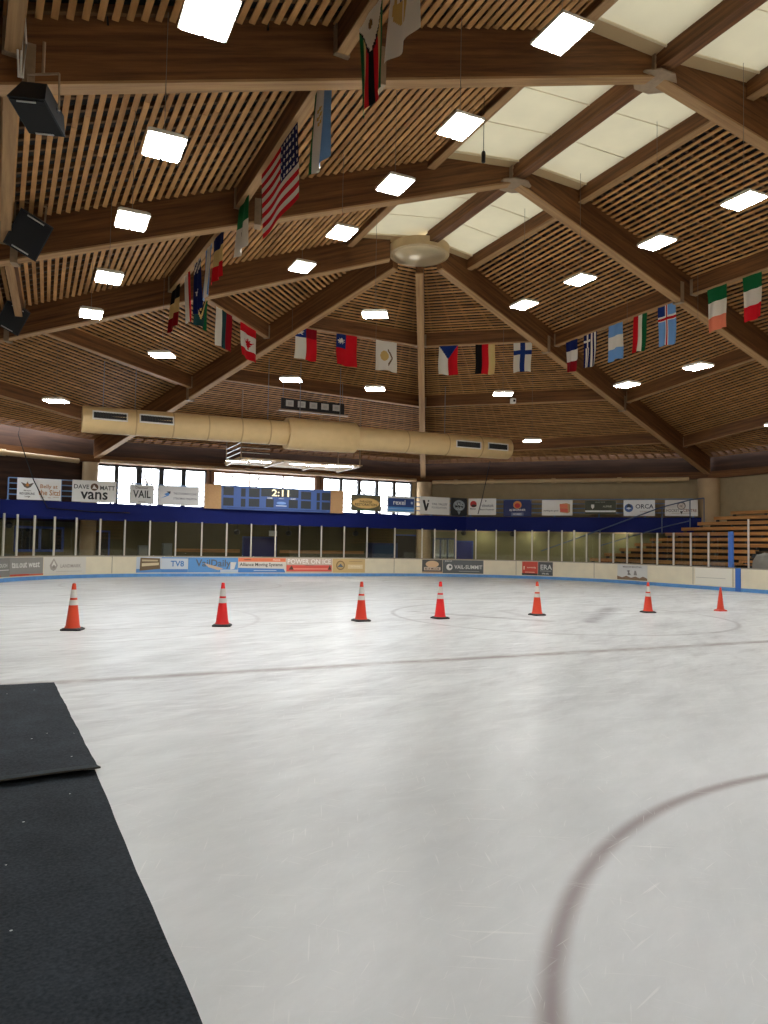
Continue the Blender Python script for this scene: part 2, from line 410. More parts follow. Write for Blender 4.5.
# bays: rafter pair and the distances of the purlins along each
BAYS = {
    'apse': ('A1L', 'A1R', [(.9, .9), (6.8, 7.05), (12.2, 13.0), (17.6, 19.3)]),
    'apse_right': ('A1R', 'A2R', [(.9, .9), (7.05, 8.1), (13.0, 14.45), (19.3, 20.3)]),
    'apse_left': ('A2L', 'A1L', [(.9, .9), (8.45, 8.1), (14.4, 13.4), (19.6, 19.0)]),
    'rightAB': ('A2R', 'BR', [(2.7, 2.7), (8.65, 8.3), (14.9, 13.2), (21.0, 18.5)]),
    'rightBC': ('BR', 'CR', [(2.7, 2.7), (8.3, 8.5), (13.2, 13.2), (18.5, 18.5)]),
    'rightCD': ('CR', 'DR', [(2.7, 2.7), (8.5, 8.5), (13.2, 13.2), (18.5, 18.5)]),
    'rightDE': ('DR', 'ER', [(2.7, 2.7), (8.5, 8.5), (13.2, 13.2), (18.5, 18.5)]),
    'leftAB': ('BL', 'A2L', [(2.7, 2.7), (8.2, 9.15), (14.1, 14.4), (18.5, 19.6)]),
    'leftBC': ('CL', 'BL', [(2.7, 2.7), (7.95, 8.2), (13.4, 14.1), (18.5, 18.5)]),
    'leftCD': ('DL', 'CL', [(2.7, 2.7), (7.9, 7.95), (13.0, 13.4), (18.5, 18.5)]),
    'leftDE': ('EL', 'DL', [(2.7, 2.7), (7.9, 7.9), (13.0, 13.0), (18.5, 18.5)])}
bvh_v, bvh_f = [], []
PURL = {}
def inset(p, q, s):
    d = (q-p); l = d.length; d = d/l; return p+d*s, q-d*s
for bay, (ra, rb, ds) in BAYS.items():
    secs = ds+[(RL[ra]-.2, RL[rb]-.2)]
    upz = V((0, 0, SLZ))
    # deck
    mb = MB()
    for i in range(len(secs)-1):
        (a0, b0), (a1, b1) = secs[i], secs[i+1]
        q = [rp(ra, a0)+upz, rp(rb, b0)+upz, rp(rb, b1)+upz, rp(ra, a1)+upz]
        k = len(bvh_v); bvh_v += [tuple(p) for p in q]; bvh_f.append((k, k+1, k+2, k+3))
        mb.face([p+V((0, 0, .30)) for p in q]); mb.face([p+V((0, 0, .36)) for p in reversed(q)])
    struct('ceiling', mb, DECK, label='dark roof deck above the slats')
    # slats and the joists they are nailed to
    mb = MB(); mj = MB()
    for i in range(len(secs)-1):
        (a0, b0), (a1, b1) = secs[i], secs[i+1]
        n = max(2, round(((a1-a0)+(b1-b0))/2/.222))
        for j in range(n):
            t = (j+.5)/n
            p, q = rp(ra, a0+(a1-a0)*t)+upz, rp(rb, b0+(b1-b0)*t)+upz
            if (q-p).length < 1.0: continue
            p, q = inset(p, q, .17)
            zt = random.uniform(-.006, .006)
            p = p+V((0, 0, zt)); q = q+V((0, 0, zt))
            # broken into lengths as real boards are
            L = (q-p).length; cuts = [0.]; step = random.uniform(2.2, 5)
            while cuts[-1]+step < L-1.2:
                cuts.append(cuts[-1]+step); step = random.uniform(3.2, 5)
            cuts.append(L)
            dn = (q-p).normalized()
            for c in range(len(cuts)-1):
                mb.beam(p+dn*(cuts[c]+.006), p+dn*(cuts[c+1]-.006), .108, 0, .04)
        span = (rp(rb, (b0+b1)/2)-rp(ra, (a0+a1)/2)).length
        nj = max(2, round(span/.5))
        for j in range(nj):
            t = (j+.5)/nj
            p = rp(ra, a0).lerp(rp(rb, b0), t)+upz; q = rp(ra, a1).lerp(rp(rb, b1), t)+upz
            mj.beam(p, q, .09, .047, .15)
    struct('ceiling', mb, SLAT, label='open wooden slat ceiling between two beams')
    struct('ceiling', mj, JOIST, label='joists behind the ceiling slats')
    # purlins
    for i, (a, b) in enumerate(ds):
        if i == 0 and bay.startswith('apse'): continue
        p, q = rp(ra, a), rp(rb, b)
        p, q = inset(p, q, .16)
        mb = MB()
        if i == 0: mb.beam(p, q, .22, SLZ-.22, SLZ+.36)
        else: mb.beam(p, q, .22, SLZ-PUD, SLZ+.03)
        pu = struct('roof_purlin', mb, GLULAM)
        zs = SLZ-.22 if i == 0 else SLZ-PUD
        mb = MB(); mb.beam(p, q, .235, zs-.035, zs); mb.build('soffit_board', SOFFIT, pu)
        PURL[bay, i] = (p+V((0, 0, SLZ-PUD)), q+V((0, 0, SLZ-PUD)))
        if i > 0:
            for s, e in ((p, q), (q, p)):
                d = (e-s); d.z = 0; d.normalize(); mh = MB()
                mh.beam(s-d*.004, s+d*.10, .30, SLZ-PUD-.05, SLZ-.05)
                mh.build('beam_hanger', STEEL, pu)
BVH = BVHTree.FromPolygons(bvh_v, bvh_f)

# saddle plates on the sides of the beams
def d_at(k, px): return min((abs(proj(rp(k, q/20))[0]-px), q/20) for q in range(10, 460))[1]
for k, ds in (('CL', (d_at('CL', 377), d_at('CL', 29))), ('BL', (d_at('BL', 258), d_at('BL', 16))), ('BR', (d_at('BR', 678),)), ('A2R', (d_at('A2R', 546), d_at('A2R', 622))), ('A2L', (d_at('A2L', 8),)), ('A1L', (d_at('A1L', 190),))):
    for d in ds:
        p = rp(k, d); n = (rp(k, d+1)-p); n.z = 0; n.normalize(); sd = V((-n.y, n.x, 0))
        mb = MB()
        for s in (-1, 1):
            c = p+sd*(.165*s)
            mb.beam(c-n*.09, c+n*.09, .02, -.12, .62)
        mb.beam(p-n*.09, p+n*.09, .34, -.13, -.11)
        struct('beam_plate', mb, STEEL)

# skylight fabric along the ridge, with its tan border beside the beams
for (n0, n1, rl0, rl1, rr0, rr1) in (('A', 'B', 'A2L', 'BL', 'A2R', 'BR'), ('B', 'C', 'BL', 'CL', 'BR', 'CR'), ('C', 'D', 'CL', 'DL', 'CR', 'DR'), ('D', 'E', 'DL', 'EL', 'DR', 'ER')):
    for r0, r1 in ((rl0, rl1), (rr0, rr1)):
        s0 = .1
        def pt(r, d, dz=0.): q = rp(r, d); return V((q.x, q.y, NZ+.36+.012*d+dz))
        a, b, c, d = pt(r0, s0), pt(r1, .1), pt(r1, 2.6), pt(r0, 2.6)
        sg = 1 if a.x > RX else -1
        mid = (a+b+c+d)/4
        mb = MB()
        # border frame quads (outer ring) then the cloth inside
        def shr(p): 
            v = mid-p; return p+V((0, math.copysign(.52, v.y), 0))
        ia, ib, ic, id_ = shr(a), shr(b), shr(c), shr(d)
        for (p, q, r_, s_) in ((a, d, id_, ia), (c, b, ib, ic)):
            dz = V((0, 0, -.10)); up = V((0, 0, .04))
            mb.face([p, q, r_+V((0, 0, .06)), s_+V((0, 0, .06))]); mb.face([s_+V((0, 0, .10)), r_+V((0, 0, .10)), q+up, p+up])
        fr = struct('skylight_frame', mb, mat('tan skylight border', (196, 168, 124), .7))
        mb = MB(); up = V((0, 0, .08))
        NN = 3
        for i in range(NN):
            p0, p1 = ia.lerp(ib, i/NN), ia.lerp(ib, (i+1)/NN); q0, q1 = id_.lerp(ic, i/NN), id_.lerp(ic, (i+1)/NN)
            for j in range(8):   # gentle sag of the cloth
                def g(p, q, t): return p.lerp(q, t)+up-V((0, 0, .0))
                mb.face([g(p0, q0, j/8), g(p1, q1, j/8), g(p1, q1, (j+1)/8), g(p0, q0, (j+1)/8)])
        struct('skylight_panel', mb, FABRIC)
        mb = MB()
        for i in range(1, NN):
            mb.tube([ia.lerp(ib, i/NN)+up-V((0, 0, .012)), id_.lerp(ic, i/NN)+up-V((0, 0, .012))], .012, 5)
        for p, q in ((ia, id_), (ib, ic)):
            mb.tube([p+up-V((0, 0, .03)), q+up-V((0, 0, .03))], .03, 6)
        struct('skylight_rod', mb, mat('cream rod', (222, 206, 170), .5))

# node plates and the drum
for n in 'BCD':
    mb = MB(); c = NODE[n]
    zb_ = NZ-.09
    o8 = [(-.5, -.2), (-.22, -.42), (.22, -.42), (.5, -.2), (.5, .2), (.22, .42), (-.22, .42), (-.5, .2)]
    mb.face([(c.x+x, c.y+y, zb_) for x, y in reversed(o8)]); mb.face([(c.x+x, c.y+y, zb_+.035) for x, y in o8])
    for q in range(8):
        (x0, y0), (x1, y1) = o8[q], o8[(q+1) % 8]
        mb.face([(c.x+x0, c.y+y0, zb_), (c.x+x1, c.y+y1, zb_), (c.x+x1, c.y+y1, zb_+.035), (c.x+x0, c.y+y0, zb_+.035)])
    for sx in (-1, 1):
        mb.box(c.x+sx*.22-.02, c.y-.24, NZ-.03, c.x+sx*.22+.02, c.y+.24, NZ+.42)
    struct('ridge_node_plate', mb, STEEL)
mb = MB(); mb.lathe([(1.02, 0), (1.12, .02), (1.14, .06), (1.14, .34), (1.05, .38)], 40, NODE['A']+V((0, 0, -.12)))
dr = mb.build('compression_ring_drum', CREAMD, None, True, label='round cream drum where the fan of roof beams meets at the ridge end', cat='roof drum')
mb = MB(); mb.lathe([(.98, -.015), (1.0, 0), (1.0, .012)], 40, NODE['A']+V((0, 0, -.125)))
mb.build('drum_cover_plate', mat('polished cover plate', (206, 186, 146), .28, .5, .12, 1.2), dr, True)

# ------------------------------------------------------------------ shell
WALLX0, WALLX1, WY = -10.6, 36.3, 44.0
LCH = V((-10.6, 36.5, 0)); RCH = V((23.7+12.6, 44-12.6, 0))
def wallseg(name, p, q, z0, z1, mt, th=.3, label=None):
    mb = MB(); d = (V(q)-V(p)).normalized(); n = V((-d.y, d.x, 0))*(th/2)   # thickness goes outwards (left of travel)
    p2, q2 = V((p[0], p[1], 0))+n, V((q[0], q[1], 0))+n
    mb.beam(p2, q2, th, z0, z1); return struct(name, mb, mt, label=label)
c0, c1, c2, c3 = V((WALLX0, -14, 0)), V(LCH), V((2.85, 44, 0)), V((23.7, 44, 0))
c4, c5 = V(RCH), V((WALLX1, -14, 0))
wallseg('wall_left', c0, c1, 0, 8.2, STUCCO)
wallseg('wall_far_left', c1, c2, 0, 2.8, OLIVE_SHADED); wallseg('wall_far_left', c1, c2, 2.8, 8.2, BOARDWALL)
wallseg('wall_far', c2, c3, 0, 3.75, OLIVE_SHADED); wallseg('wall_far', c2, c3, 6.12, 8.2, BOARDWALL)
wallseg('wall_far_right', c3, c4, 0, 2.8, OLIVE_LIT); wallseg('wall_far_right', c3, c4, 2.8, 6.3, STUCCO); wallseg('wall_far_right', c3, c4, 6.3, 8.2, BOARDWALL)
wallseg('wall_right', c4, c5, 0, 6.3, STUCCO); wallseg('wall_right', c4, c5, 6.3, 8.2, BOARDWALL)
wallseg('wall_near', c5, c0, 0, 13.8, STUCCO)
mb = MB(); mb.face([c5+V((0, 0, -.03)), c4+V((0, 0, -.03)), c3+V((0, 0, -.03)), c2+V((0, 0, -.03)), c1+V((0, 0, -.03)), c0+V((0, 0, -.03))])
struct('floor', mb, mat('dark rubber floor', (70, 68, 66), .8, 0, .1, 1))
# eave beams
for nm, p, q in (('l', c1, c2), ('f', c2, c3), ('r', c3, c4), ('s', c4, c5), ('t', c0, c1)):
    d = (q-p).normalized(); n = V((d.y, -d.x, 0))
    mb = MB(); mb.beam(p+n*.2, q+n*.2, .34, 6.12, 6.52); struct('eave_beam', mb, GLULAM)
# pipe along the right and left eaves
def pipe(name, pts, r, couplings, label):
    e = empty(name, pts[0], 0, label, 'pipe'); o = pts[0]
    mb = MB(); mb.tube([p-o for p in pts], r, 10); mb.build('pipe_run', mat('tan pipe paint', (186, 158, 116), .5, 0, .05, 4), e, True)
    for t in couplings:
        p = pts[0].lerp(pts[-1], t)-o; d = (pts[-1]-pts[0]).normalized()
        mb = MB(); mb.tube([p-d*.12, p+d*.12], r*1.3, 10); mb.build('pipe_coupling', mat('tan pipe paint', (190, 160, 115), .5), e, True)
n_r = V((-1, -1, 0)).normalized(); n_l = V((7.5, -13.45, 0)).normalized()
pipe('eave_pipe', [c3+n_r*.62+V((.6, -.6, 6.08)), c4+n_r*.62+V((-.85, .85, 6.08))], .13, (.1, .25, .5, .75), 'tan pipe with couplings along the eave above the right end wall')
pipe('eave_pipe', [c1+n_l*.62+V((3, 1.67, 6.08)), c2+n_l*.62+V((-1.1, -.61, 6.08))], .13, (.3, .62), 'tan pipe along the eave above the dark wooden wall at left')
pipe('eave_pipe', [V((3.2, 43.52, 6.22)), V((22.9, 43.52, 6.22))], .1, (.2, .42, .72), 'tan pipe along the eave above the bright windows')
# columns
for x, y, r in ((23.55, 43.55, .5), (36.0, 31.25, .62), (2.7, 43.5, .42), (-2.6, 40.78, .28)):
    mb = MB(); mb.lathe([(r, 0), (r, 6.1)], 28, (x, y, 0)); struct('column', mb, mat('tan concrete column', (178, 152, 116), .85, 0, .07, 1.5), smooth=True)

# windows on the far wall
def wx(px): return onY(px, 480, WY).x
WZ0, WZ1 = 3.75, 6.12
groups = [[(97, 114.5), (118.5, 136.5), (142, 159), (164, 181.5), (186, 205)], [(214.5, 249.5), (250.5, 283), (284, 315)],
          [(324, 340), (342.5, 358), (361, 376), (378.6, 393.2), (396, 411)]]
wn = 0
edges = []
for gi, g in enumerate(groups):
    wn += 1
    X0, X1 = wx(g[0][0]), wx(g[-1][1])
    e = bpy.data.objects.new('window_%d' % wn, None); COL.objects.link(e); e.location = (X0, WY, WZ0); e['kind'] = 'structure'
    edges.append((X0, X1))
    mb = MB()
    xs = []
    for a, b in g: xs += [wx(a)-X0, wx(b)-X0]
    for i in range(1, len(xs)-1, 2):
        mb.box(xs[i], -.02, 0, xs[i+1], .18, WZ1-WZ0)
    mb.box(-.08, -.02, 0, 0, .18, WZ1-WZ0); mb.box(xs[-1], -.02, 0, xs[-1]+.08, .18, WZ1-WZ0)
    mb.box(0, .0, WZ1-WZ0-.12, xs[-1], .16, WZ1-WZ0); mb.box(0, 0, 0, xs[-1], .16, .12)
    mb.build('window_frame', DARKF if gi != 1 else BROWNP, e)
    for a, b in zip(xs[::2], xs[1::2]):
        mb = MB(); mb.box(a, .06, .12, b, .075, WZ1-WZ0-.12); mb.build('window_pane', WGLASS, e)
# wall pieces between window groups
mb = MB()
segs = [(2.85, edges[0][0]-.08), (edges[0][1]+.08, edges[1][0]-.08), (edges[1][1]+.08, edges[2][0]-.08), (edges[2][1]+.08, 23.7)]
for i, (a, b) in enumerate(segs):
    mb = MB()
    if i in (1, 2):
        w = (b-a); mb.box(a, 43.9, 3.75, a+w*.42, 44.3, 6.12); mb.box(b-w*.42, 43.9, 3.75, b, 44.3, 6.12); mb.box(a, 44.02, 3.75, b, 44.28, 6.12)
        struct('wall_far', mb, BROWNP)
    else:
        mb.box(a, 44.0, 3.75, b, 44.3, 6.12); struct('wall_far', mb, STUCCO)

# trees outside the windows
def tree(x, y, h, seed, label):
    rnd = random.Random(seed); mb = MB()
    def br(p, d, L, r, lev):
        q = p+d*L; mb.tube([p, p.lerp(q, .5)+V((rnd.uniform(-.1, .1)*L, 0, 0)), q], [r, r*.8, r*.55], 4)
        if lev < 5:
            for _ in range(3 if lev else 4):
                dd = (d+V((rnd.uniform(-.9, .9), rnd.uniform(-.5, .5), rnd.uniform(-.35, .6)))).normalized()
                br(p.lerp(q, rnd.uniform(.45, 1)), dd, L*rnd.uniform(.55, .8), r*.55, lev+1)
    br(V((0, 0, 0)), V((0, 0, 1)), h*.42, .16, 0)
    o = mb.build('bare_tree', mat('bare bark', (62, 56, 50), .9), None, False, None, label, 'tree'); o.location = (x, y, 0)
tree(8.5, 62, 13, 3, 'bare tree outside, seen through the left window panes')
tree(19.0, 72, 14, 5, 'bare tree outside, behind the scoreboard window')
tree(29.0, 62, 13, 8, 'bare tree outside, seen through the panes right of the scoreboard')

# ------------------------------------------------------------------ mezzanine fascia, rail
MF = [V((-1.6, 41, 0)), V((25.3, 41, 0)), V((35.2, 31.1, 0))]
ML = V((-7.2, 35.6, 0))
Z0, Z1 = 2.92, 3.72
for a, b in ((ML, MF[0]), (MF[0], MF[1]), (MF[1], MF[2])):
    mb = MB(); mb.beam(a, b, .16, Z0, Z1); mb.beam(a, b, .22, Z1, Z1+.05); mb.beam(a, b, .20, Z0-.05, Z0)
    struct('balcony_fascia', mb, NAVY)
# mezzanine slab
mb = MB()
poly = [ML, MF[0], MF[1], MF[2], c4, c3, c2, c1]
mb.face([p+V((0, 0, 3.45)) for p in poly]); mb.face([p+V((0, 0, 3.15)) for p in reversed(poly)])
struct('mezzanine_slab', mb, mat('dark slab soffit', (52, 48, 40), .9))

def railing(a, b, label, gap=None):
    d = (b-a); L = d.length; rz = math.atan2(d.y, d.x)
    e = empty('guard_railing', (a.x, a.y, Z1+.05), rz, label, 'railing', None)
    n = max(2, round(L/2.45))
    for i in range(n+1):
        x = L*i/n
        mb = MB(); mb.tube([(x, 0, 0), (x, 0, 1.1)], .032, 8); mb.build('rail_post', RAILB, e, True)
        mb = MB(); mb.box(x-.07, -.07, 0, x+.07, .07, .02); mb.build('post_foot', RAILB, e)
    for z in (.28, .55, .83, 1.1):
        mb = MB(); mb.tube([(0, 0, z), (L, 0, z)], .028, 8); mb.build('rail_bar', RAILB, e, True)
    return e
railing(V((-1.2, 41, 0)), V((25.1, 41, 0)), 'pale blue pipe railing on the navy balcony edge below the windows')
railing(V((25.5, 40.8, 0)), V((34.9, 31.4, 0)), 'pale blue pipe railing on the balcony in front of the tan end wall')
railing(V((-6.9, 36.0, 0)), V((-1.7, 40.9, 0)), 'pale blue pipe railing turning toward the rink at the far left')

# ------------------------------------------------------------------ banners on the rail
W_, K_ = (226, 225, 220), (28, 28, 30)
def banner(px0, px1, py0, py1, label, rgb, els, name='banner', right=False):
    """vinyl sheet tied to the front of the railing; els in unit coordinates x,z in [-.5,.5]*(w,h)"""
    if right:
        P = V((25.3, 41, 0)); n = V((1, 1, 0)).normalized(); P = P-n*.13
        a, b = onP(px0, (py0+py1)/2, P, n), onP(px1, (py0+py1)/2, P, n); rz = -math.pi/4
        zt, zb = onP((px0+px1)/2, py0, P, n).z, onP((px0+px1)/2, py1, P, n).z
    else:
        a, b = onY(px0, (py0+py1)/2, 40.9), onY(px1, (py0+py1)/2, 40.9); rz = 0
        zt, zb = onY((px0+px1)/2, py0, 40.9).z, onY((px0+px1)/2, py1, 40.9).z
    c = (a+b)/2; w = (b-a).length; h = zt-zb
    zc = max((zt+zb)/2, Z1+.08+h/2)
    e = empty(name, (c.x, c.y, zc-h/2), rz, label, 'banner')
    mb = MB(); mb.box(-w/2, -.008, 0, w/2, .008, h)
    mb.build('vinyl_sheet', mat('vinyl %d %d %d' % rgb, rgb, .6), e)
    mb = MB()
    for sx in (-1, 1):
        for z in (.04, h-.04):
            mb.tube([(sx*(w/2-.05), -.012, z), (sx*(w/2-.05), .09, z)], .015, 5)
    mb.build('tie', LGREY, e)
    sc = []
    for q in els:
        q = list(q)
        if q[0] == 't': q[2] *= w; q[3] *= h; q[4] *= h; q[6] *= w
        elif q[0] == 'r': q[1] *= w; q[3] *= w; q[2] *= h; q[4] *= h
        elif q[0] == 'c': q[1] *= w; q[2] *= h; q[3] *= h
        elif q[0] == 'e': q[1] *= w; q[2] *= h; q[3] *= w; q[4] *= h
        else: q[1] = [(x*w, z*h) for x, z in q[1]]
        sc.append(tuple(q))
    elements(e, sc, lambda x, o, z: V((x, -.008-o, z+h/2)))
banner(17, 61, 479.5, 501, 'white banner with winged crest and orange script beside the dark cable', W_, [
    ('p', [(-.42, .3), (-.3, .22), (-.27, .34), (-.24, .22), (-.12, .3), (-.2, .08), (-.27, .02), (-.34, .08)], (96, 84, 70)),
    ('c', -.27, .18, .07, (190, 120, 50)), ('t', 'Minturn', -.27, -.08, .07, (110, 104, 96), .16),
    ('t', 'RIDGERUNS', -.27, -.22, .11, (60, 50, 44), .34), ('t', 'Lodge', -.26, -.36, .09, (60, 50, 44), .2),
    ('t', 'Belly at', .22, .12, .24, (178, 128, 84), .46), ('t', 'the Sitzl', .23, -.14, .26, (178, 128, 84), .5),
    ('r', .02, -.34, .12, -.37, (190, 170, 160)), ('r', .2, -.36, .27, -.39, (190, 170, 160)), ('r', .32, -.33, .46, -.36, (190, 170, 160))])
banner(72, 116, 482, 503.5, 'white banner with large black lowercase letters and a round brown emblem', W_, [
    ('t', 'DAVE', -.29, .2, .2, (62, 62, 64), .34), ('t', 'MATT', .3, .18, .2, (62, 62, 64), .34),
    ('c', 0, .2, .17, (96, 70, 50)), ('p', [(-.05, .12), (-.01, .3), (.02, .22), (.06, .12)], W_),
    ('t', 'vans', .0, -.2, .36, (24, 24, 26), .62)])
banner(129.5, 154, 485, 504, 'small pale grey banner with tall thin black capitals in front of the windows', (206, 206, 204), [
    ('t', 'Discover', 0, .36, .13, (90, 80, 70), .66), ('t', 'VAIL', .0, .02, .4, (26, 26, 30), .72), ('t', 'vacations', 0, -.38, .07, (110, 100, 90), .6)])
banner(158, 199, 487, 506, 'pale grey banner with a small blue arrow and two lines of fine print', (208, 208, 208), [
    ('p', [(-.44, -.16), (-.3, .0), (-.36, .06), (-.2, .22), (-.24, .0), (-.3, -.06)], (72, 132, 204)), ('p', [(-.3, .2), (-.2, .22), (-.21, .08)], (40, 40, 46)),
    ('t', 'THE STEADMAN CLINIC', .16, .12, .11, (110, 112, 120), .58), ('t', 'STEADMAN PHILIPPON', .16, -.14, .11, (110, 112, 120), .58)])
banner(351, 380.5, 495.5, 511, 'dark wooden plaque banner with a yellow oval and dark lettering', (92, 84, 60), [
    ('e', 0, 0, .46, .34, (210, 170, 100)), ('e', 0, 0, .43, .29, (222, 186, 118)), ('t', 'PARADISE', 0, .1, .15, (80, 56, 30), .6), ('t', 'RESTORATION', 0, -.09, .17, (70, 46, 24), .8),
    ('r', -.3, -.4, .3, -.46, (70, 110, 60))])
banner(387, 414.5, 496.5, 513, 'blue and white banner with bold pale lowercase letters at the right end of the windows', (226, 228, 230), [
    ('r', -.46, -.34, .48, .38, (34, 66, 132)), ('r', -.46, -.4, .48, -.14, (86, 150, 214)), ('r', -.46, -.27, .48, -.25, (200, 220, 240)),
    ('t', 'rexel', -.06, .14, .3, (236, 238, 240), .62), ('p', [(.36, .06), (.43, .06), (.43, .2), (.36, .2)], (190, 205, 225))])
banner(420, 449.5, 497, 514.5, 'white banner with a bold black V and fine grey print', W_, [
    ('p', [(-.42, .3), (-.34, .3), (-.29, -.08), (-.26, .14), (-.2, .14), (-.27, -.3), (-.33, -.3)], K_), ('c', -.22, .26, .05, K_),
    ('t', 'VAIL VALLEY', .16, .1, .13, (120, 124, 128), .56), ('t', 'FOUNDATION', .14, -.1, .11, (140, 144, 148), .5)])
banner(450.8, 467, 498, 516, 'square black banner with a white graffiti style emblem', (30, 30, 32), [
    ('e', 0, .08, .36, .3, (150, 158, 160)), ('e', 0, .08, .26, .2, (40, 40, 42)), ('t', 'VAIL', 0, .16, .2, (206, 212, 210), .62), ('t', 'club', 0, -.06, .18, (206, 212, 210), .5), ('p', [(-.1, -.24), (.1, -.24), (0, -.44)], (150, 158, 160))])
banner(468.5, 496, 498.5, 515, 'white banner with a small red cap emblem at its left', W_, [
    ('e', -.32, .16, .12, .2, (190, 44, 40)), ('e', -.3, .06, .1, .08, (60, 40, 36)), ('t', 'Manor', -.33, -.12, .12, (130, 130, 130), .22),
    ('p', [(.1, .38), (.16, .38), (.13, .28)], (60, 60, 66)), ('t', 'vinotok', .2, .08, .2, (120, 122, 130), .44), ('t', 'Resort Properties', .18, -.18, .12, (96, 98, 104), .5)], right=True)
banner(503.5, 531.5, 500, 516.5, 'navy banner with an orange and red badge above white letters', (28, 40, 92), [
    ('e', 0, .2, .15, .24, (206, 134, 60)), ('e', .0, .16, .1, .15, (186, 40, 38)), ('t', 'AJ BRONNER', 0, -.12, .16, (226, 226, 228), .66), ('r', -.22, -.46, .22, -.26, (96, 108, 140)), ('t', 'HOMES', 0, -.36, .12, (206, 210, 220), .3)], right=True)
banner(542, 572.5, 500, 515.5, 'white banner with an orange cube at its right', (228, 226, 220), [
    ('p', [(.08, .24), (.3, .3), (.42, .22), (.42, -.28), (.34, -.36), (.1, -.3)], (204, 158, 104)), ('p', [(.08, .24), (.34, .22), (.35, -.02), (.09, -.0)], (228, 120, 84)), ('p', [(.09, -.03), (.35, -.05), (.35, -.3), (.1, -.26)], (222, 100, 76)),
    ('t', 'building for good', -.2, -.2, .13, (90, 76, 70), .5)], right=True)
banner(585, 616, 500.5, 514, 'dark green banner with a white shield and a pale base line', (58, 60, 44), [
    ('p', [(-.3, .2), (-.2, .2), (-.2, .0), (-.25, -.14), (-.3, .0)], (226, 226, 222)), ('t', 'EAGLE BANK', 0, .38, .09, (150, 150, 130), .5), ('t', 'ALPINE', .22, .06, .14, (170, 170, 150), .32), ('r', -.49, -.36, .49, -.24, (222, 222, 216))], right=True)
banner(623.5, 655, 500, 516, 'white banner with a blue round whale emblem and dark capitals', (226, 228, 228), [
    ('c', -.33, 0, .26, (60, 92, 150)), ('p', [(-.41, .08), (-.34, .28), (-.24, .1), (-.3, .0)], (30, 40, 60)), ('p', [(-.42, -.02), (-.33, .05), (-.24, -.02), (-.33, -.1)], (206, 216, 226)),
    ('t', 'ORCA', .17, .1, .28, (54, 62, 80), .58), ('t', 'H O M E S', .17, -.22, .09, (180, 160, 150), .36)], right=True)
banner(665, 698, 500, 516, 'white banner with a grey arched hockey emblem', (224, 224, 220), [
    ('e', 0, .14, .13, .26, (120, 120, 118)), ('e', 0, .12, .1, .18, (214, 206, 198)), ('t', 'HC', 0, .12, .16, (80, 60, 56), .1), ('t', 'HOCKEY', -.26, -.16, .19, (130, 124, 120), .4), ('t', 'CENTRE', .26, -.16, .19, (150, 100, 84), .4),
    ('p', [(-.05, -.2), (.05, -.2), (0, -.4)], (60, 60, 60)), ('r', -.3, -.33, .3, -.35, (170, 160, 150))], right=True)

# ------------------------------------------------------------------ scoreboard
a, b = onY(221, 500, 40.85), onY(329, 500, 40.85)
zb = Z1-.03; zt = onY(275, 488, 40.85).z
e = empty('scoreboard', ((a.x+b.x)/2, 40.75, zb), 0, 'dark blue scoreboard on the balcony edge showing 2:11', 'scoreboard')
w, h = b.x-a.x, zt-zb
mb = MB(); mb.box(-w/2, -.14, 0, w/2, .12, h); mb.build('cabinet', mat('scoreboard blue', (58, 88, 152), .5), e)
for x0, x1, z0, z1 in ((-.49, -.40, .58, .93), (-.49, -.40, .14, .48), (-.335, -.295, .55, .9), (-.335, -.295, .12, .46), (-.265, -.17, .55, .92), (-.265, -.17, .14, .48),
                       (-.155, .19, .6, .95), (-.11, -.04, .14, .5), (.10, .185, .14, .5), (.215, .31, .54, .88), (.215, .31, .14, .48), (.365, .395, .52, .86), (.365, .395, .12, .46), (.415, .5, .54, .88), (.415, .5, .12, .46)):
    mb = MB(); mb.box(x0*w, -.155, z0*h, min(x1, .495)*w, -.135, z1*h); mb.build('display_window', mat('dark display', (34, 40, 46), .35), e)
elements(e, [('t', 'PENALTY', -.445*w, .96*h, .05*h, (220, 224, 230), .08*w), ('t', 'HOME', -.075*w, .54*h, .06*h, (230, 232, 236), .07*w), ('t', 'PERIOD', .03*w, .54*h, .05*h, (200, 210, 226), .07*w),
             ('t', 'GUEST', .14*w, .54*h, .06*h, (230, 232, 236), .07*w), ('t', 'PENALTY', -.22*w, .96*h, .05*h, (220, 224, 230), .08*w),
             ('e', .03*w, .34*h, .045*w, .06*h, (120, 160, 220)), ('r', -.02*w, .2*h, .08*w, .24*h, (200, 210, 230)), ('r', -.46*w, .06*h, .46*w, .075*h, (24, 40, 92))],
         lambda x, o, z: V((x, -.155-o, z)))
vs, fs, tw = text_geo('2:11', True)
mb = MB(); H = .3*h; mb.v = [(.02*w+x*H*1.25, -.172, .775*h+y*H) for x, y in vs]; mb.f = list(fs); mb.mi = [0]*len(fs); mb.uv = [[(0, 0)]*len(f) for f in fs]
mb.build('clock_digits', DIGIT, e, label='lit clock digits')
for p0, p1, lab in ((204, 220.6, 'tan fibreboard box covering the left end of the scoreboard'), (329.4, 342.5, 'tan fibreboard box covering the right end of the scoreboard')):
    x0, x1 = onY(p0, 500, 40.85).x, onY(p1, 500, 40.85).x
    e2 = empty('scoreboard_end_box', ((x0+x1)/2, 40.78, zb), 0, lab, 'panel')
    ww = x1-x0; mb = MB(); mb.box(-ww/2+.01, -.1, 0, ww/2-.01, .1, h*.98); mb.build('face_panel', TANB, e2)
    mb = MB(); mb.box(-ww/2+.01, -.13, h*.98, ww/2-.01, .13, h*.98+.05); mb.build('top_cap', TANB, e2)

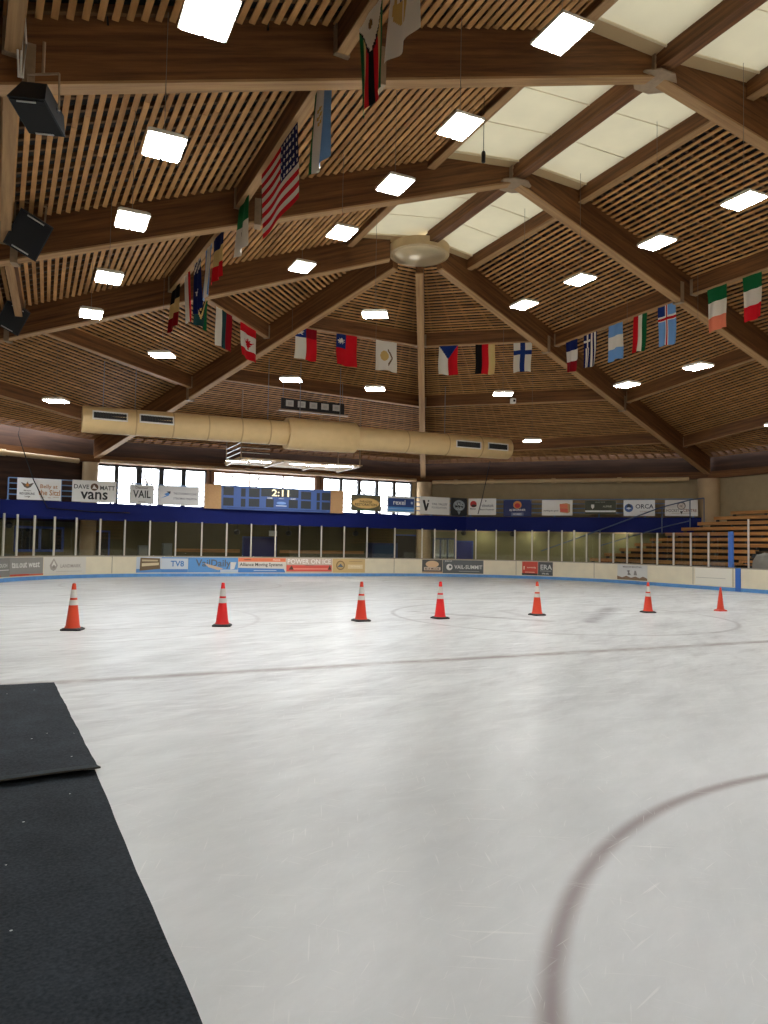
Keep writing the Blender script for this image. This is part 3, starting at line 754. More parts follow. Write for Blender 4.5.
# ------------------------------------------------------------------ rink boards (one dasher run), glass
PATH = []
def arc(cx, cy, r, a0, a1, n):
    return [V((cx+r*math.cos(a0+(a1-a0)*i/n), cy+r*math.sin(a0+(a1-a0)*i/n), 0)) for i in range(n+1)]
PATH = [V((-2.0, -9, 0)), V((-2.0, 20, 0))]+arc(7, 31, 9, math.pi, math.pi/2, 40)+arc(19.1, 30, 10, math.pi/2, 0, 44)+[V((29.1, 16, 0)), V((29.1, -9, 0))]
PATH[42+1:43+1] = PATH[43:44]
CUM = [0.]
for i in range(1, len(PATH)): CUM.append(CUM[-1]+(PATH[i]-PATH[i-1]).length)
def pp(s):
    s = max(0, min(CUM[-1]-1e-4, s))
    lo, hi = 0, len(CUM)-1
    while hi-lo > 1:
        md = (lo+hi)//2
        if CUM[md] <= s: lo = md
        else: hi = md
    d = CUM[hi]-CUM[lo] or 1
    p = PATH[lo].lerp(PATH[hi], (s-CUM[lo])/d); t = (PATH[hi]-PATH[lo]).normalized()
    return p, V((t.y, -t.x, 0))       # point, normal into the rink
TAB = []
s = 22.
while s < CUM[-1]-4:
    p, _ = pp(s); d = p-CAM
    if d.dot(F) > 1: TAB.append((proj(p+V((0, 0, .6)))[0], s))
    s += .02
def s_at(px): return min(TAB, key=lambda t: abs(t[0]-px))[1]
def strip(mb, s0, s1, z0, z1, in0, in1, mi=0):
    """curved box following the boards from inner offset in0 to in1 (towards the rink)"""
    n = max(1, int((s1-s0)/.35)); prev = None
    for i in range(n+1):
        p, nn = pp(s0+(s1-s0)*i/n)
        cur = (p+nn*in0+V((0, 0, z0)), p+nn*in1+V((0, 0, z0)), p+nn*in1+V((0, 0, z1)), p+nn*in0+V((0, 0, z1)))
        if prev:
            a, b = prev, cur
            for q in ((1, 2), (2, 3), (3, 0), (0, 1)):
                mb.face([a[q[0]], b[q[0]], b[q[1]], a[q[1]]])
        if i == 0: mb.face(list(cur))
        if i == n: mb.face(list(reversed(cur)))
        prev = cur
BH = 1.07
rb = empty('rink_boards', (7, 40, 0), 0, 'cream rink dasher boards with advertising panels, blue kick strip and glass', 'rink boards')
def bpart(name, mb, mt, parent=None, label=None, smooth=False):
    par = parent or rb
    if parent is None: mb.v = [(x-7, y-40, z) for x, y, z in mb.v]
    o = mb.build(name, mt, par, smooth, label=label); return o
mb = MB(); strip(mb, 0, CUM[-1], .17, BH-.03, -.11, 0); bpart('board_panel', mb, CREAM)
mb = MB(); strip(mb, 0, CUM[-1], 0, .17, -.11, .018); bpart('kickplate', mb, KICK, label='light blue kick strip')
mb = MB(); strip(mb, 0, CUM[-1], BH-.03, BH+.02, -.15, .02); bpart('cap_rail', mb, mat('grey cap rail', (150, 140, 124), .5))
for px in (394, 516, 594, 640, 693, 733, 112, 460):
    s = s_at(px); mb = MB(); strip(mb, s-.012, s+.012, .2, BH-.03, 0, .006); bpart('panel_joint', mb, mat('joint dark', (110, 100, 84), .7))
def advert(px0, px1, rgb, els, label, z0=.215, z1=1.02):
    s0, s1 = s_at(px0), s_at(px1); sc, w, h = (s0+s1)/2, s1-s0, z1-z0
    mb = MB(); strip(mb, s0+.01, s1-.01, z0, z1, .0, .012)
    o = bpart('advertising_panel', mb, mat('ad vinyl %d %d %d' % rgb, rgb, .5), label=label)
    q2 = []
    for q in els:
        q = list(q)
        if q[0] == 't': q[2] *= w; q[3] *= h; q[4] *= h; q[6] *= w
        elif q[0] == 'r': q[1] *= w; q[3] *= w; q[2] *= h; q[4] *= h
        elif q[0] == 'c': q[1] *= w; q[2] *= h; q[3] *= h
        elif q[0] == 'e': q[1] *= w; q[2] *= h; q[3] *= w; q[4] *= h
        else: q[1] = [(x*w, z*h) for x, z in q[1]]
        q2.append(tuple(q))
    def mp(x, o_, z):
        p, n = pp(sc+x); return p+n*(.012+o_)+V((-7, -40, (z0+z1)/2+z))
    elements(o, q2, mp, .006, .006)
advert(-12, 9.5, (128, 126, 120), [('t', 'TOUCH', .18, .1, .2, (214, 212, 206), .6), ('r', 0, -.12, .46, -.16, (214, 212, 206)), ('r', -.5, -.5, .1, -.4, (180, 70, 50))], 'grey panel with pale letters')
advert(9.5, 43, (142, 140, 134), [('t', 'tau.out west', -.02, .1, .32, (222, 220, 214), .84), ('r', -.5, -.5, .1, -.4, (196, 70, 44)), ('r', .1, -.5, .5, -.42, (204, 92, 60))], 'grey panel with white letters and red base line')
advert(43.5, 86, (214, 210, 200), [('p', [(-.26, .44), (-.16, .02), (-.2, -.2), (-.26, -.3), (-.33, -.2), (-.36, .02)], (168, 160, 150)), ('p', [(-.26, .3), (-.2, .02), (-.26, -.18), (-.31, .02)], (222, 218, 208)), ('c', -.26, -.06, .1, (150, 140, 132)),
    ('t', 'LANDMARK', .14, -.02, .2, (160, 152, 144), .48), ('r', -.2, -.33, .4, -.35, (180, 172, 164))], 'pale panel with a grey flame emblem')
advert(136, 161, (196, 206, 216), [('r', -.5, -.5, .5, -.26, (96, 146, 204)), ('p', [(-.36, -.38), (.46, -.26), (.44, .42), (-.34, .46)], (112, 90, 62)), ('p', [(-.28, -.1), (.4, -.02), (.4, .14), (-.28, .1)], (216, 198, 160)), ('p', [(-.28, .22), (.36, .22), (.36, .32), (-.28, .34)], (196, 178, 140))], 'blue and white panel with a brown plank sign')
advert(161, 188, (206, 214, 222), [('r', -.5, -.5, .5, -.28, (80, 136, 200)), ('r', -.5, .42, .5, .5, (110, 160, 214)), ('t', 'TV8', .1, .08, .38, (70, 126, 190), .5)], 'pale blue panel with short blue lettering')
advert(188, 238, (92, 148, 206), [('t', 'VailDaily', .0, .06, .62, (92, 100, 108), .9), ('p', [(-.18, .12), (.02, -.06), (.2, -.22), (.1, -.34), (-.1, -.14)], (206, 176, 150)), ('p', [(.34, .2), (.46, .2), (.42, -.26), (.34, -.3)], (222, 220, 214)), ('r', .14, -.5, .5, -.3, (196, 204, 214))], 'blue panel with wide grey lettering')
advert(238, 285.5, (222, 216, 206), [('r', -.5, .24, .5, .5, (232, 124, 84)), ('p', [(-.5, -.5), (.5, -.5), (.46, -.24), (-.5, -.18)], (74, 130, 196)), ('t', 'Alliance Moving Systems', -.02, .02, .3, (88, 84, 80), .9), ('t', 'move', .3, .36, .12, (240, 210, 190), .2), ('r', -.38, .36, -.24, .4, (120, 50, 40)), ('r', -.18, -.34, .3, -.38, (200, 216, 232))], 'orange, white and blue striped panel')
advert(286, 332, (196, 176, 160), [('r', -.49, -.42, .49, .02, (214, 86, 72)), ('t', 'POWER ON ICE', 0, .28, .34, (238, 232, 226), .94), ('t', 'power on ice', .0, .0, .1, (120, 60, 50), .8), ('r', -.36, -.28, .4, -.2, (236, 150, 130)), ('p', [(-.45, -.3), (-.38, .0), (-.34, -.3)], (90, 60, 46)), ('p', [(.4, -.3), (.44, .05), (.48, -.3)], (90, 60, 46))], 'red panel with large pale capitals')
advert(332.5, 365, (206, 176, 122), [('c', -.26, .02, .34, (140, 112, 70)), ('c', -.26, .02, .26, (196, 164, 110)), ('p', [(-.36, -.1), (-.26, .14), (-.17, -.1)], (90, 104, 120)), ('r', -.04, -.22, .42, .08, (224, 204, 160)), ('t', 'Vail Brewing', .19, -.06, .14, (240, 226, 190), .4), ('r', .0, .28, .4, .32, (170, 140, 90))], 'tan panel with a round brown emblem')
advert(422, 442.5, (84, 82, 78), [('e', 0, .16, .32, .26, (224, 190, 150)), ('r', -.4, -.3, .4, -.06, (216, 196, 176)), ('t', 'BLUE MOOSE', 0, -.18, .16, (96, 70, 56), .7), ('r', -.5, -.5, .5, -.4, (190, 160, 130))], 'charcoal panel with a pale orange arch')
advert(442.5, 483.5, (92, 96, 98), [('t', 'JOIN US', -.36, .4, .14, (220, 220, 216), .26), ('c', -.33, -.04, .24, (226, 226, 222)), ('c', -.31, -.02, .1, (92, 96, 98)), ('t', 'VAIL-SUMMIT', .13, -.02, .3, (222, 222, 218), .68), ('r', -.1, -.32, .4, -.36, (160, 164, 164))], 'slate panel with a white round mark and white capitals')
advert(522, 538, (206, 78, 62), [('t', 'sonnenalp', .1, .06, .16, (236, 210, 190), .7), ('p', [(-.4, .16), (-.32, .16), (-.34, -.1), (-.4, -.1)], (240, 224, 200)), ('r', -.3, -.26, .3, -.3, (240, 200, 180)), ('r', -.5, -.5, .5, -.36, (60, 62, 64))], 'red panel with small pale letters')
advert(538, 553, (84, 86, 88), [('t', 'ERA', .06, .12, .36, (206, 208, 206), .8), ('r', -.36, -.14, .4, -.18, (180, 180, 178)), ('t', '970 476', 0, -.36, .12, (226, 226, 222), .9)], 'dark grey panel with pale block capitals')
advert(617.5, 647.5, (208, 208, 204), [('p', [(-.5, -.5), (.5, -.5), (.5, -.36), (.36, -.24), (.24, -.36), (.1, -.26), (-.04, -.36), (-.2, -.24), (-.34, -.36), (-.5, -.26)], (136, 110, 84)), ('t', 'MEADOW MOUNTAIN', .0, .36, .12, (130, 124, 120), .8), ('p', [(-.18, .12), (-.08, .14), (-.1, -.0), (-.04, -.18), (-.16, -.18), (-.14, .0)], (120, 118, 114)), ('p', [(.08, .12), (.13, .12), (.17, -.18), (.05, -.18)], (140, 138, 134))], 'pale panel with a brown mountain outline and two small figures')
advert(695, 732, (230, 226, 212), [('r', -.46, -.06, .34, -.09, (186, 182, 172))], 'bare white replacement panel')
s0 = s_at(735.5); s1 = s_at(741)
mb = MB(); strip(mb, s0, s1, 0, BH, -.02, .03); bpart('gate_post', mb, mat('bright blue gate post', (52, 104, 184), .4), label='bright blue post at the gate')

# glass posts and panes
post_px = [-9, 3.4, 17, 34, 54, 75.7, 99.4, 124, 149, 175, 201, 226, 250.7, 275, 299, 321, 344, 367, 394.6, 422, 434.5, 455.6, 475.7, 495.7, 514.4, 531.7, 548, 561.5, 573.6, 586, 599, 612.6, 626.3, 641, 656.5, 672.8, 690, 708]
ss = [s_at(px) for px in post_px]
for i, s in enumerate(ss):
    px = post_px[i]; ht = 2.9 if px < 580 else 2.72
    p, n = pp(s); c = p-n*.055; t = V((n.y, -n.x, 0))
    mb = MB(); mb.beam(c-t*.035+V((0, 0, 0)), c+t*.035, .07, BH+.02, ht); bpart('glass_post', mb, POST)
    if i < len(ss)-1:
        p1, n1 = pp(ss[i+1]); c1_ = p1-n1*.055; d = (c1_-c).normalized()
        mb = MB(); mb.beam(c+d*.04, c1_-d*.04, .012, BH+.02, ht-.03); bpart('glass_pane', mb, GLASS)
sb = s_at(729.5); p, n = pp(sb); t = V((-n.y, n.x, 0)); c = p-n*.12
mb = MB(); mb.beam(c-t*.1, c+t*.1, .14, BH+.02, 2.75); bpart('gate_frame_post', mb, mat('bright blue frame', (60, 104, 176), .4), label='tall bright blue frame post')
c_ = pp(ss[-1])[0]-pp(ss[-1])[1]*.055; d = (c-c_).normalized()
mb = MB(); mb.beam(c_+d*.04, c-d*.18, .012, BH+.02, 2.69); bpart('glass_pane', mb, GLASS)
p, n = pp(s_at(748)); c = p-n*.055; t = V((-n.y, n.x, 0))
mb = MB(); mb.beam(c-t*.03, c+t*.03, .06, BH+.02, 3.3); bpart('glass_post', mb, POST)

# ------------------------------------------------------------------ ice and mats
mb = MB(); pts = [p for p in PATH]; mb.face([V((p.x, p.y, 0)) for p in reversed(pts)])
o = struct('floor_ice', mb, ICE, label='scratched white ice sheet with faint rink lines')
def mat_piece(name, corners, z, th, label, lift=None):
    """rubber backed carpet mat: a slab with softened, slightly wavy edge"""
    P0, P1, P2, P3 = corners      # far-left, far-right, near-right, near-left
    e = empty(name, ((P0[0]+P2[0])/2, (P0[1]+P2[1])/2, 0), 0, label, 'mat')
    ox, oy = e.location.x, e.location.y
    rnd = random.Random(int(P0[1]*7)); nx, ny = 24, 40; mb = MB(); g = {}
    for i in range(nx+1):
        for j in range(ny+1):
            a = V(P0).lerp(V(P1), i/nx); b = V(P3).lerp(V(P2), i/nx); q = a.lerp(b, j/ny)
            wob = .003*math.sin(j*.55)+.002*math.sin(j*1.7+2) if i == nx else 0
            zz = z+th+.002*math.sin(i*.9+j*.35)
            if lift: zz += lift(i/nx, j/ny)
            if i in (0, nx) or j in (0, ny): zz -= .003
            g[i, j] = V((q[0]+wob-ox, q[1]-oy, zz))
    for i in range(nx):
        for j in range(ny):
            mb.face([g[i, j], g[i, j+1], g[i+1, j+1], g[i+1, j]])
    mb.build('mat_pile', CARPET, e, True)
    mb = MB()
    ring = [(i, 0) for i in range(nx)]+[(nx, j) for j in range(ny)]+[(nx-i, ny) for i in range(nx)]+[(0, ny-j) for j in range(ny)]
    for k in range(len(ring)):
        a, b = g[ring[k]], g[ring[(k+1) % len(ring)]]
        out = .008
        lo = lambda p: V((p.x, p.y, max(.001, p.z-th)))
        mb.face([lo(a), lo(b), b, a]); 
    mb.build('rubber_edge', mat('worn rubber edge', (58, 54, 48), .7), e)
mat_piece('rubber_mat', [(-1.85, 6.45, 0), (.5, 6.28, 0), (.84, -2.6, 0), (-1.85, -2.6, 0)], .0015, .012, 'black floor mat filling the near left corner of the ice')
mat_piece('rubber_mat', [(-1.85, 10.36, 0), (.3, 10.2, 0), (.53, 6.14, 0), (-1.85, 5.98, 0)], .0155, .012, 'black floor mat further along the ice, its curled edge lying over the nearer mat',
          lift=lambda u, v: (.035*max(0, (v-.95)/.05)*(.35+.65*u)+.01*max(0, (v-.9)/.1)))

# ------------------------------------------------------------------ cones
def cone(px, py, h, rgb, label, bands=True):
    p = onZ(px, py, 0)
    e = empty('traffic_cone', (p.x, p.y, .0), random.uniform(-.4, .4), label, 'traffic cone', None)
    r0, r1 = h*.155, h*.035
    R = lambda t: r0+(r1-r0)*t
    mb = MB(); b = h*.21
    prof = [(b, 0), (b, .03)]
    pts = []
    q = b; c = b*.25
    octo = [(q, -q+c), (q, q-c), (q-c, q), (-q+c, q), (-q, q-c), (-q, -q+c), (-q+c, -q), (q-c, -q)]
    k = .8; rings = [[(x, y, 0.0) for x, y in octo], [(x, y, .028) for x, y in octo], [(x*k, y*k, .05) for x, y in octo]]
    for a_, b_ in zip(rings, rings[1:]):
        for i in range(8): mb.face([a_[i], a_[(i+1) % 8], b_[(i+1) % 8], b_[i]])
    mb.face(rings[-1]); mb.face(list(reversed(rings[0])))
    mb.build('base', BLACKR if bands else mat('cone %d %d %d' % rgb, rgb, .5), e, label='black rubber base' if bands else None)
    mb = MB(); mb.lathe([(R(0)+.012, .045), (R(.02), .075)]+[(R(t), h*t) for t in (.1, .3, .5, .7, .9, .985)]+[(r1*.7, h)], 24)
    mb.build('cone_body', mat('cone %d %d %d' % rgb, rgb, .5), e, True)
    if bands:
        for t0, t1 in ((.535, .645), (.69, .865)):
            mb = MB(); mb.lathe([(R(t0)+.001, h*t0), (R(t0)+.005, h*t0), (R(t1)+.005, h*t1), (R(t1)+.001, h*t1)], 24)
            mb.build('reflective_band', mat('reflective collar', (206, 204, 200), .45), e, True)
cone(72.5, 630, .94, (206, 62, 26), 'orange traffic cone farthest left, nearest the dark mat')
cone(222, 626, .94, (222, 26, 28), 'red traffic cone with white collars, second from the left in the row')
cone(361, 621, .94, (216, 54, 28), 'traffic cone with white collars, third from the left, left of centre')
cone(440, 618.5, .93, (222, 26, 26), 'bright red traffic cone, fourth from the left in the row')
cone(537, 615.2, .91, (218, 66, 34), 'orange traffic cone beside the dark smudge on the ice')
cone(648, 612.6, .88, (214, 58, 30), 'collared traffic cone in front of the mountain advert, sixth from the left')
cone(720.5, 611, .72, (206, 60, 32), 'short plain orange cone without collars at the right end', False)

# ------------------------------------------------------------------ pendant lights
HOUS = mat('pale lamp housing', (206, 200, 186), .4)
def pendant(x, y, z, label, rz=0., group='pendant lamps under the roof'):
    e = empty('pendant_light', (x, y, z), rz, label, 'pendant lamp', group)
    mb = MB()   # shallow tray housing: tapered top, lip
    w, l = .31, .41
    ring0 = [(-w, -l, .0), (w, -l, .0), (w, l, .0), (-w, l, .0)]
    ring1 = [(-w, -l, .05), (w, -l, .05), (w, l, .05), (-w, l, .05)]
    ring2 = [(-w*.8, -l*.8, .11), (w*.8, -l*.8, .11), (w*.8, l*.8, .11), (-w*.8, l*.8, .11)]
    for a_, b_ in ((ring0, ring1), (ring1, ring2)):
        for i in range(4): mb.face([a_[i], a_[(i+1) % 4], b_[(i+1) % 4], b_[i]])
    mb.face(ring2); mb.face(list(reversed(ring0)))
    mb.build('housing', HOUS, e)
    for sx in (-1, 1):
        mb = MB(); mb.box(sx*.15-.125, -l+.03, -.025, sx*.15+.125, l-.03, -.002); mb.build('diffuser', LAMP, e)
    hit = BVH.ray_cast(V((x, y, z+.1)), V((0, 0, 1)))
    zt = hit[0].z if hit[0] else (NZ+.36)
    if abs(x-RX) < 2.8 and hit[0] is None: zt = NZ+.42
    mb = MB(); mb.tube([(0, 0, .1), (0, 0, zt-z)], .006, 6); mb.build('hanging_wire', mat('wire grey', (110, 100, 88), .5), e)
LROW = {'L1': (8.3, [(209, 15), (164, 147), (132, 221), (109, 278), (91, 314)]), 'L2': (10.0, [(562, 35), (460, 127), (395, 185), (342, 233), (302, 267)]),
        'R2': (10.0, [(744, 201), (657, 243), (580, 280), (524, 305)]), 'R1': (8.1, [(698, 367), (627, 385)])}
ORD = ['first', 'second', 'third', 'fourth', 'fifth', 'sixth']
rown = {'L1': 'left speaker row', 'L2': 'row left of the skylight', 'R2': 'row right of the skylight', 'R1': 'low pair near the right flags'}
for k, (z, pts) in LROW.items():
    for i, (x, y) in enumerate(pts):
        p = onZ(x, y, z)
        pendant(p.x, p.y, z, 'glowing pendant lamp, %s from the camera in the %s' % (ORD[i], rown[k]))
    # slot for unseen fill lamps over the near ice, left empty
    p0, p1 = onZ(*pts[0], z), onZ(*pts[1], z); st = p0-p1
    if k != 'R1':
        for j in ():
            q = p0+st*j
            if q.y > -5: pendant(p0.x, q.y, z, 'unseen pendant lamp added to light the near ice', group='added fill lamps over the near ice')
for x, y in ((21.5, 15.0),): pendant(x, y, 7.3, 'unseen pendant lamp added to light the near ice', group='added fill lamps over the near ice')  # added outside the view as fill for the ice
for y in (15.5, 19, 22.5): pendant(30.2, y, 7.6, 'unseen pendant lamp added to light the side seats', group='added fill lamps over the side seats')  # added outside the view to brighten the seats and right boards
for y in (19, 23.5, 28): pendant(-4.2, y, 7.4, 'unseen pendant lamp added to light the left edge of the rink', group='added fill lamps over the left edge')  # added outside the view to brighten the far end from the left
for x, y, z, lab in ((162, 355, 8.4, 'glowing pendant lamp below the Canadian flag at left'), (375, 315, 9.2, 'glowing pendant lamp high up below the round drum'), (291, 380, 8.3, 'glowing pendant lamp above the tan duct, left of the pair under the white flag'),
                  (375, 389, 8.3, 'glowing pendant lamp above the tan duct, under the white flag'), (503, 394, 8.3, 'glowing pendant lamp under the German striped flag'), (532, 441, 7.0, 'glowing pendant lamp just right of the duct end'), (56, 401, 7.2, 'glowing pendant lamp left of the duct end')):
    p = onZ(x, y, z); pendant(p.x, p.y, z, lab, rz=math.radians(62))

# ------------------------------------------------------------------ flags
FC = {'r': (196, 24, 34), 'dr': (130, 18, 28), 'w': (226, 220, 206), 'b': (30, 50, 110), 'n': (20, 30, 78), 'k': (22, 20, 20), 'y': (206, 180, 120), 'g': (24, 92, 52), 'lb': (112, 156, 208), 'o': (226, 128, 98), 'dg': (32, 62, 62), 'br': (110, 84, 50), 't': (206, 172, 104)}
FM = {k: mat('flag cloth '+k, v, .85, spec=.1) for k, v in FC.items()}
FK = list(FC)
def star(u, v, cu, cv, r, asp=1.):
    x, y = (u-cu)*asp, v-cv; d = math.hypot(x, y)
    if d > r: return False
    a = math.atan2(x, -y) % (2*math.pi/5); a = min(a, 2*math.pi/5-a)
    return d < r*(.42+.58*(1-a/(math.pi/5))**1.6)
def f_us(u, v):
    if u > .57 and v < .54:
        uu, vv = (u-.57)/.43*6, v/.54*5
        return 'w' if (uu % 1-.5)**2+(vv % 1-.5)**2 < .06 else 'n'
    return 'r' if int(v*13) % 2 == 0 else 'w'
def vb(*cs): return lambda u, v: cs[min(len(cs)-1, int(u*len(cs)))]
def hb(*cs): return lambda u, v: cs[min(len(cs)-1, int(v*len(cs)))]
def f_zim(u, v):
    t = abs(u-.5)*2
    if v < .42*(1-t)+.02: return 'br' if (u-.5)**2*1.2+(v-.14)**2 < .004 else 'w'
    if v < .48*(1-t)+.04: return 'k'
    return ['g', 'y', 'r', 'k', 'r', 'y', 'g'][min(6, int(u*7))]
def f_usvi(u, v):
    if .3 < u < .62 and .22 < v < .42: return 'b' if v < .33 or int(u*40) % 2 else 'w'
    if (u-.45)**2/.06+(v-.45)**2/.05 < 1 and abs(u-.45) > .06*abs(v-.2): return 't'
    return 'w'
def f_gwb(u, v):
    if u < .18: return 'g'
    if u < .52: return 't' if (u-.36)**2*2+(v-.35)**2 < .018 and int(v*24+u*9) % 2 else 'w'
    return 'lb'
def f_mex(u, v):
    if v < .46: return 'g'
    return 'br' if (u-.5)**2+(v-.58)**2*1.5 < .016 else 'w'
def f_aus(u, v):
    if v < .22: return 'w' if int(u*6+v*14) % 2 else 'n'
    return 'w' if any(star(u, v, a, b, .07) for a, b in ((.5, .4), (.3, .6), (.7, .62), (.5, .85))) else 'n'
def f_tri(u, v):
    t = abs(u-.5)*2
    if v < .62-.0*t and t < (.64-v)*1.1: return 'n' if t < (.42-v)*1.1 else 't' if t < (.5-v)*1.1 else 'k'
    if t < (.8-v)*1.05: return 't'
    return 'dg' if u < .8 else 'g'
def f_can(u, v):
    if v < .27 or v > .73: return 'r'
    x, y = abs(u-.5), v-.5
    if x < .03 and -.02 < y < .19: return 'r'
    for ax, ay, bx, by, wd in ((0, .06, 0, -.18, .085), (0, .05, .30, -.04, .055), (0, .06, .17, .09, .05), (0, 0, .16, -.11, .05)):
        dx, dy = bx-ax, by-ay; L2 = dx*dx+dy*dy; t = max(0, min(1, ((x-ax)*dx+(y-ay)*dy)/L2))
        if math.hypot(x-ax-t*dx, (y-ay-t*dy)) < wd*(1-t): return 'r'
    return 'w'
def f_chile(u, v):
    if u > .5: return 'dr' if v < .3 else 'r'
    if v < .3: return 'w' if star(u, v, .25, .14, .11, .6) else 'b'
    return 'w'
def f_tw(u, v):
    if u < .48 and v < .46:
        d = math.hypot((u-.24)*.62, v-.23); return 'w' if d < .062 or (d < .1 and int(math.atan2(u-.24, v-.23)*3.82+20) % 2) else 'b'
    return 'r'
def f_cyp(u, v):
    if (u-.42)**2/.03+(v-.5)**2/.03 < 1 and v < .8-u*.3: return 't'
    if abs(abs(v-.55)*.8-(.78-u)) < .04 and u > .58: return 'br'
    return 'w'
def f_cz(u, v):
    if v < .46 and abs(u-.5)*2 < 1-v/.46: return 'b'
    return 'w' if u < .5 else 'r'
def f_fin(u, v):
    return 'b' if .38 < u < .62 or .26 < v < .42 else 'w'
def f_gre(u, v):
    if v < .42 and u < .55: return 'w' if .2 < u < .32 or .17 < v < .25 else 'n'
    return 'n' if int(u*9) % 2 == 0 else 'w'
def f_ice(u, v):
    if .4 < u < .58 or .27 < v < .4: return 'r' if .45 < u < .53 or .31 < v < .36 else 'w'
    return 'b' if v < .3 and u < .5 else 'lb'
def flag(px0, px1, bay, i, pat, label, H=1.5, W=None, nu=30, nv=46, waves=1.6, amp=.05, seed=0, drop=.03):
    P, Q = PURL[bay, i]
    d = Q-P; d.z = 0; dn = d.normalized(); n = V((-dn.y, dn.x, 0))
    def hit(px):
        py = 300.
        for _ in range(4):
            X = onP(px, py, P, n); t = (X-P).dot(dn)/d.length; q = P.lerp(Q, t); py = proj(q)[1]
        return q
    a, b = hit(px0), hit(px1); c = (a+b)/2
    w = W or (b-a).length
    ang = math.atan2((b-a).y, (b-a).x); slope = (b.z-a.z)/((b-a).xy.length)
    e = empty('flag', (c.x, c.y, c.z), ang, label, 'flag', 'national flags hanging from the roof purlins')
    rnd = random.Random(seed+int(px0*13)); ph = rnd.uniform(0, 6); g = {}; tw = rnd.uniform(-.08, .08)
    for ii in range(nu+1):
        for jj in range(nv+1):
            u, v = ii/nu, jj/nv
            x = (u-.5)*w*(1-.06*v*math.sin(ph+1))+.03*v*math.sin(ph+v*5)
            y = amp*(.25+.9*v)*math.sin(ph+u*6.28*waves+v*1.3)+tw*v
            z = slope*x-drop-v*H-.03*v*math.sin(ph*2+u*5)
            g[ii, jj] = V((x, y, z))
    mb = MB()
    for ii in range(nu):
        for jj in range(nv):
            k = pat((ii+.5)/nu, (jj+.5)/nv)
            mb.face([g[ii, jj], g[ii, jj+1], g[ii+1, jj+1], g[ii+1, jj]], FK.index(k))
    # weld the grid
    mp = {}; nvv = []; remap = []
    for p in mb.v:
        kx = (round(p[0], 5), round(p[1], 5), round(p[2], 5))
        if kx not in mp: mp[kx] = len(nvv); nvv.append(p)
        remap.append(mp[kx])
    mb.v = nvv; mb.f = [tuple(remap[q] for q in f) for f in mb.f]
    mb.build('flag_cloth', [FM[k] for k in FK], e, True)
    mb = MB(); mb.tube([(-w/2-.03, 0, slope*(-w/2)-.014), (w/2+.03, 0, slope*(w/2)-.014)], .016, 6); mb.build('flag_rod', LGREY, e)
flag(361, 381, 'leftCD', 1, f_zim, 'green, yellow, red and black striped flag with a white top triangle, beside the steel plate', H=1.6, W=.95, seed=1)
flag(396, 417, 'leftCD', 1, f_usvi, 'white flag with a yellow eagle and blue shield at the top of the photo', H=1.5, W=1.0, seed=2)
flag(315, 332.5, 'leftBC', 1, f_gwb, 'flag of green, white and light blue bands just above the striped American flag', H=1.75, seed=3)
flag(262, 297.5, 'leftBC', 1, f_us, 'large flag with red and white stripes and a starred blue corner', H=1.65, nu=44, nv=65, waves=1.2, amp=.035, seed=4)
flag(238.5, 249, 'leftBC', 1, f_mex, 'green over white flag with a small brown emblem, below the starred flag', H=1.4, seed=5)
flag(213.5, 224.5, 'leftAB', 1, hb('n', 'y', 'r'), 'navy, yellow and red flag, first of the narrow left group', H=1.4, seed=6)
flag(205.5, 212.5, 'leftAB', 1, vb('lb', 'w', 'lb'), 'narrow light blue and white banded flag among the left group', H=1.6, seed=7)
flag(194, 200.5, 'leftAB', 1, f_aus, 'narrow navy flag with white stars among the left group', H=1.65, seed=8)
flag(185, 190, 'leftAB', 1, vb('w', 'w', 'r'), 'narrow white flag with a red edge among the left group', H=1.65, seed=9)
flag(172, 180, 'leftAB', 1, hb('k', 'y', 'dr'), 'black, yellow and dark red flag at the far end of the left group', H=1.5, seed=10)
flag(194, 208, 'apse_left', 1, f_tri, 'dark green flag with a yellow edged triangle', H=1.15, seed=11)
flag(216.5, 232, 'apse_left', 1, vb('w', 'dg', 'dr'), 'white, green and dark red banded flag left of the maple leaf', H=1.5, seed=12)
flag(240.5, 256, 'apse_left', 1, f_can, 'red and white flag with a red maple leaf', H=1.4, seed=13)
flag(295.5, 317, 'apse', 1, f_chile, 'flag with white star on blue, white and red fields', H=1.38, seed=14)
flag(336.5, 357, 'apse', 1, f_tw, 'red flag with a white sun on a blue corner', H=1.42, seed=15)
flag(376, 397, 'apse', 1, f_cyp, 'white flag with a faint yellow map shape', H=1.38, seed=16)
flag(439, 458, 'apse_right', 1, f_cz, 'white and red flag with a blue top triangle', H=1.38, seed=17)
flag(475.5, 495, 'apse_right', 1, vb('k', 'r', 'y'), 'black, red and yellow banded flag between the blue triangle and blue cross flags', H=1.38, seed=18)
flag(513.5, 532, 'apse_right', 1, f_fin, 'white flag with a dark blue cross', H=1.36, seed=19)
flag(566, 577.5, 'rightAB', 1, hb('n', 'w', 'dr'), 'blue over white over red flag below the right beam joint', H=1.35, seed=20)
flag(584, 597, 'rightAB', 1, f_gre, 'navy and white striped flag with a white cross', H=1.42, seed=21)
flag(609, 622.5, 'rightAB', 1, hb('lb', 'w', 'lb'), 'light blue, white and light blue flag among the right group', H=1.48, seed=22)
flag(634, 647, 'rightAB', 1, vb('r', 'w', 'g'), 'red, white and green banded flag among the right group', H=1.46, seed=23)
flag(658, 675.5, 'rightAB', 1, f_ice, 'blue flag with a red and white cross', H=1.5, seed=24)
flag(707, 727, 'rightBC', 1, hb('g', 'w', 'o'), 'green over white over orange flag, second from the right edge', H=1.5, seed=25)
flag(742.5, 762, 'rightBC', 1, hb('g', 'w', 'r'), 'green over white over red flag at the right edge', H=1.5, seed=26)

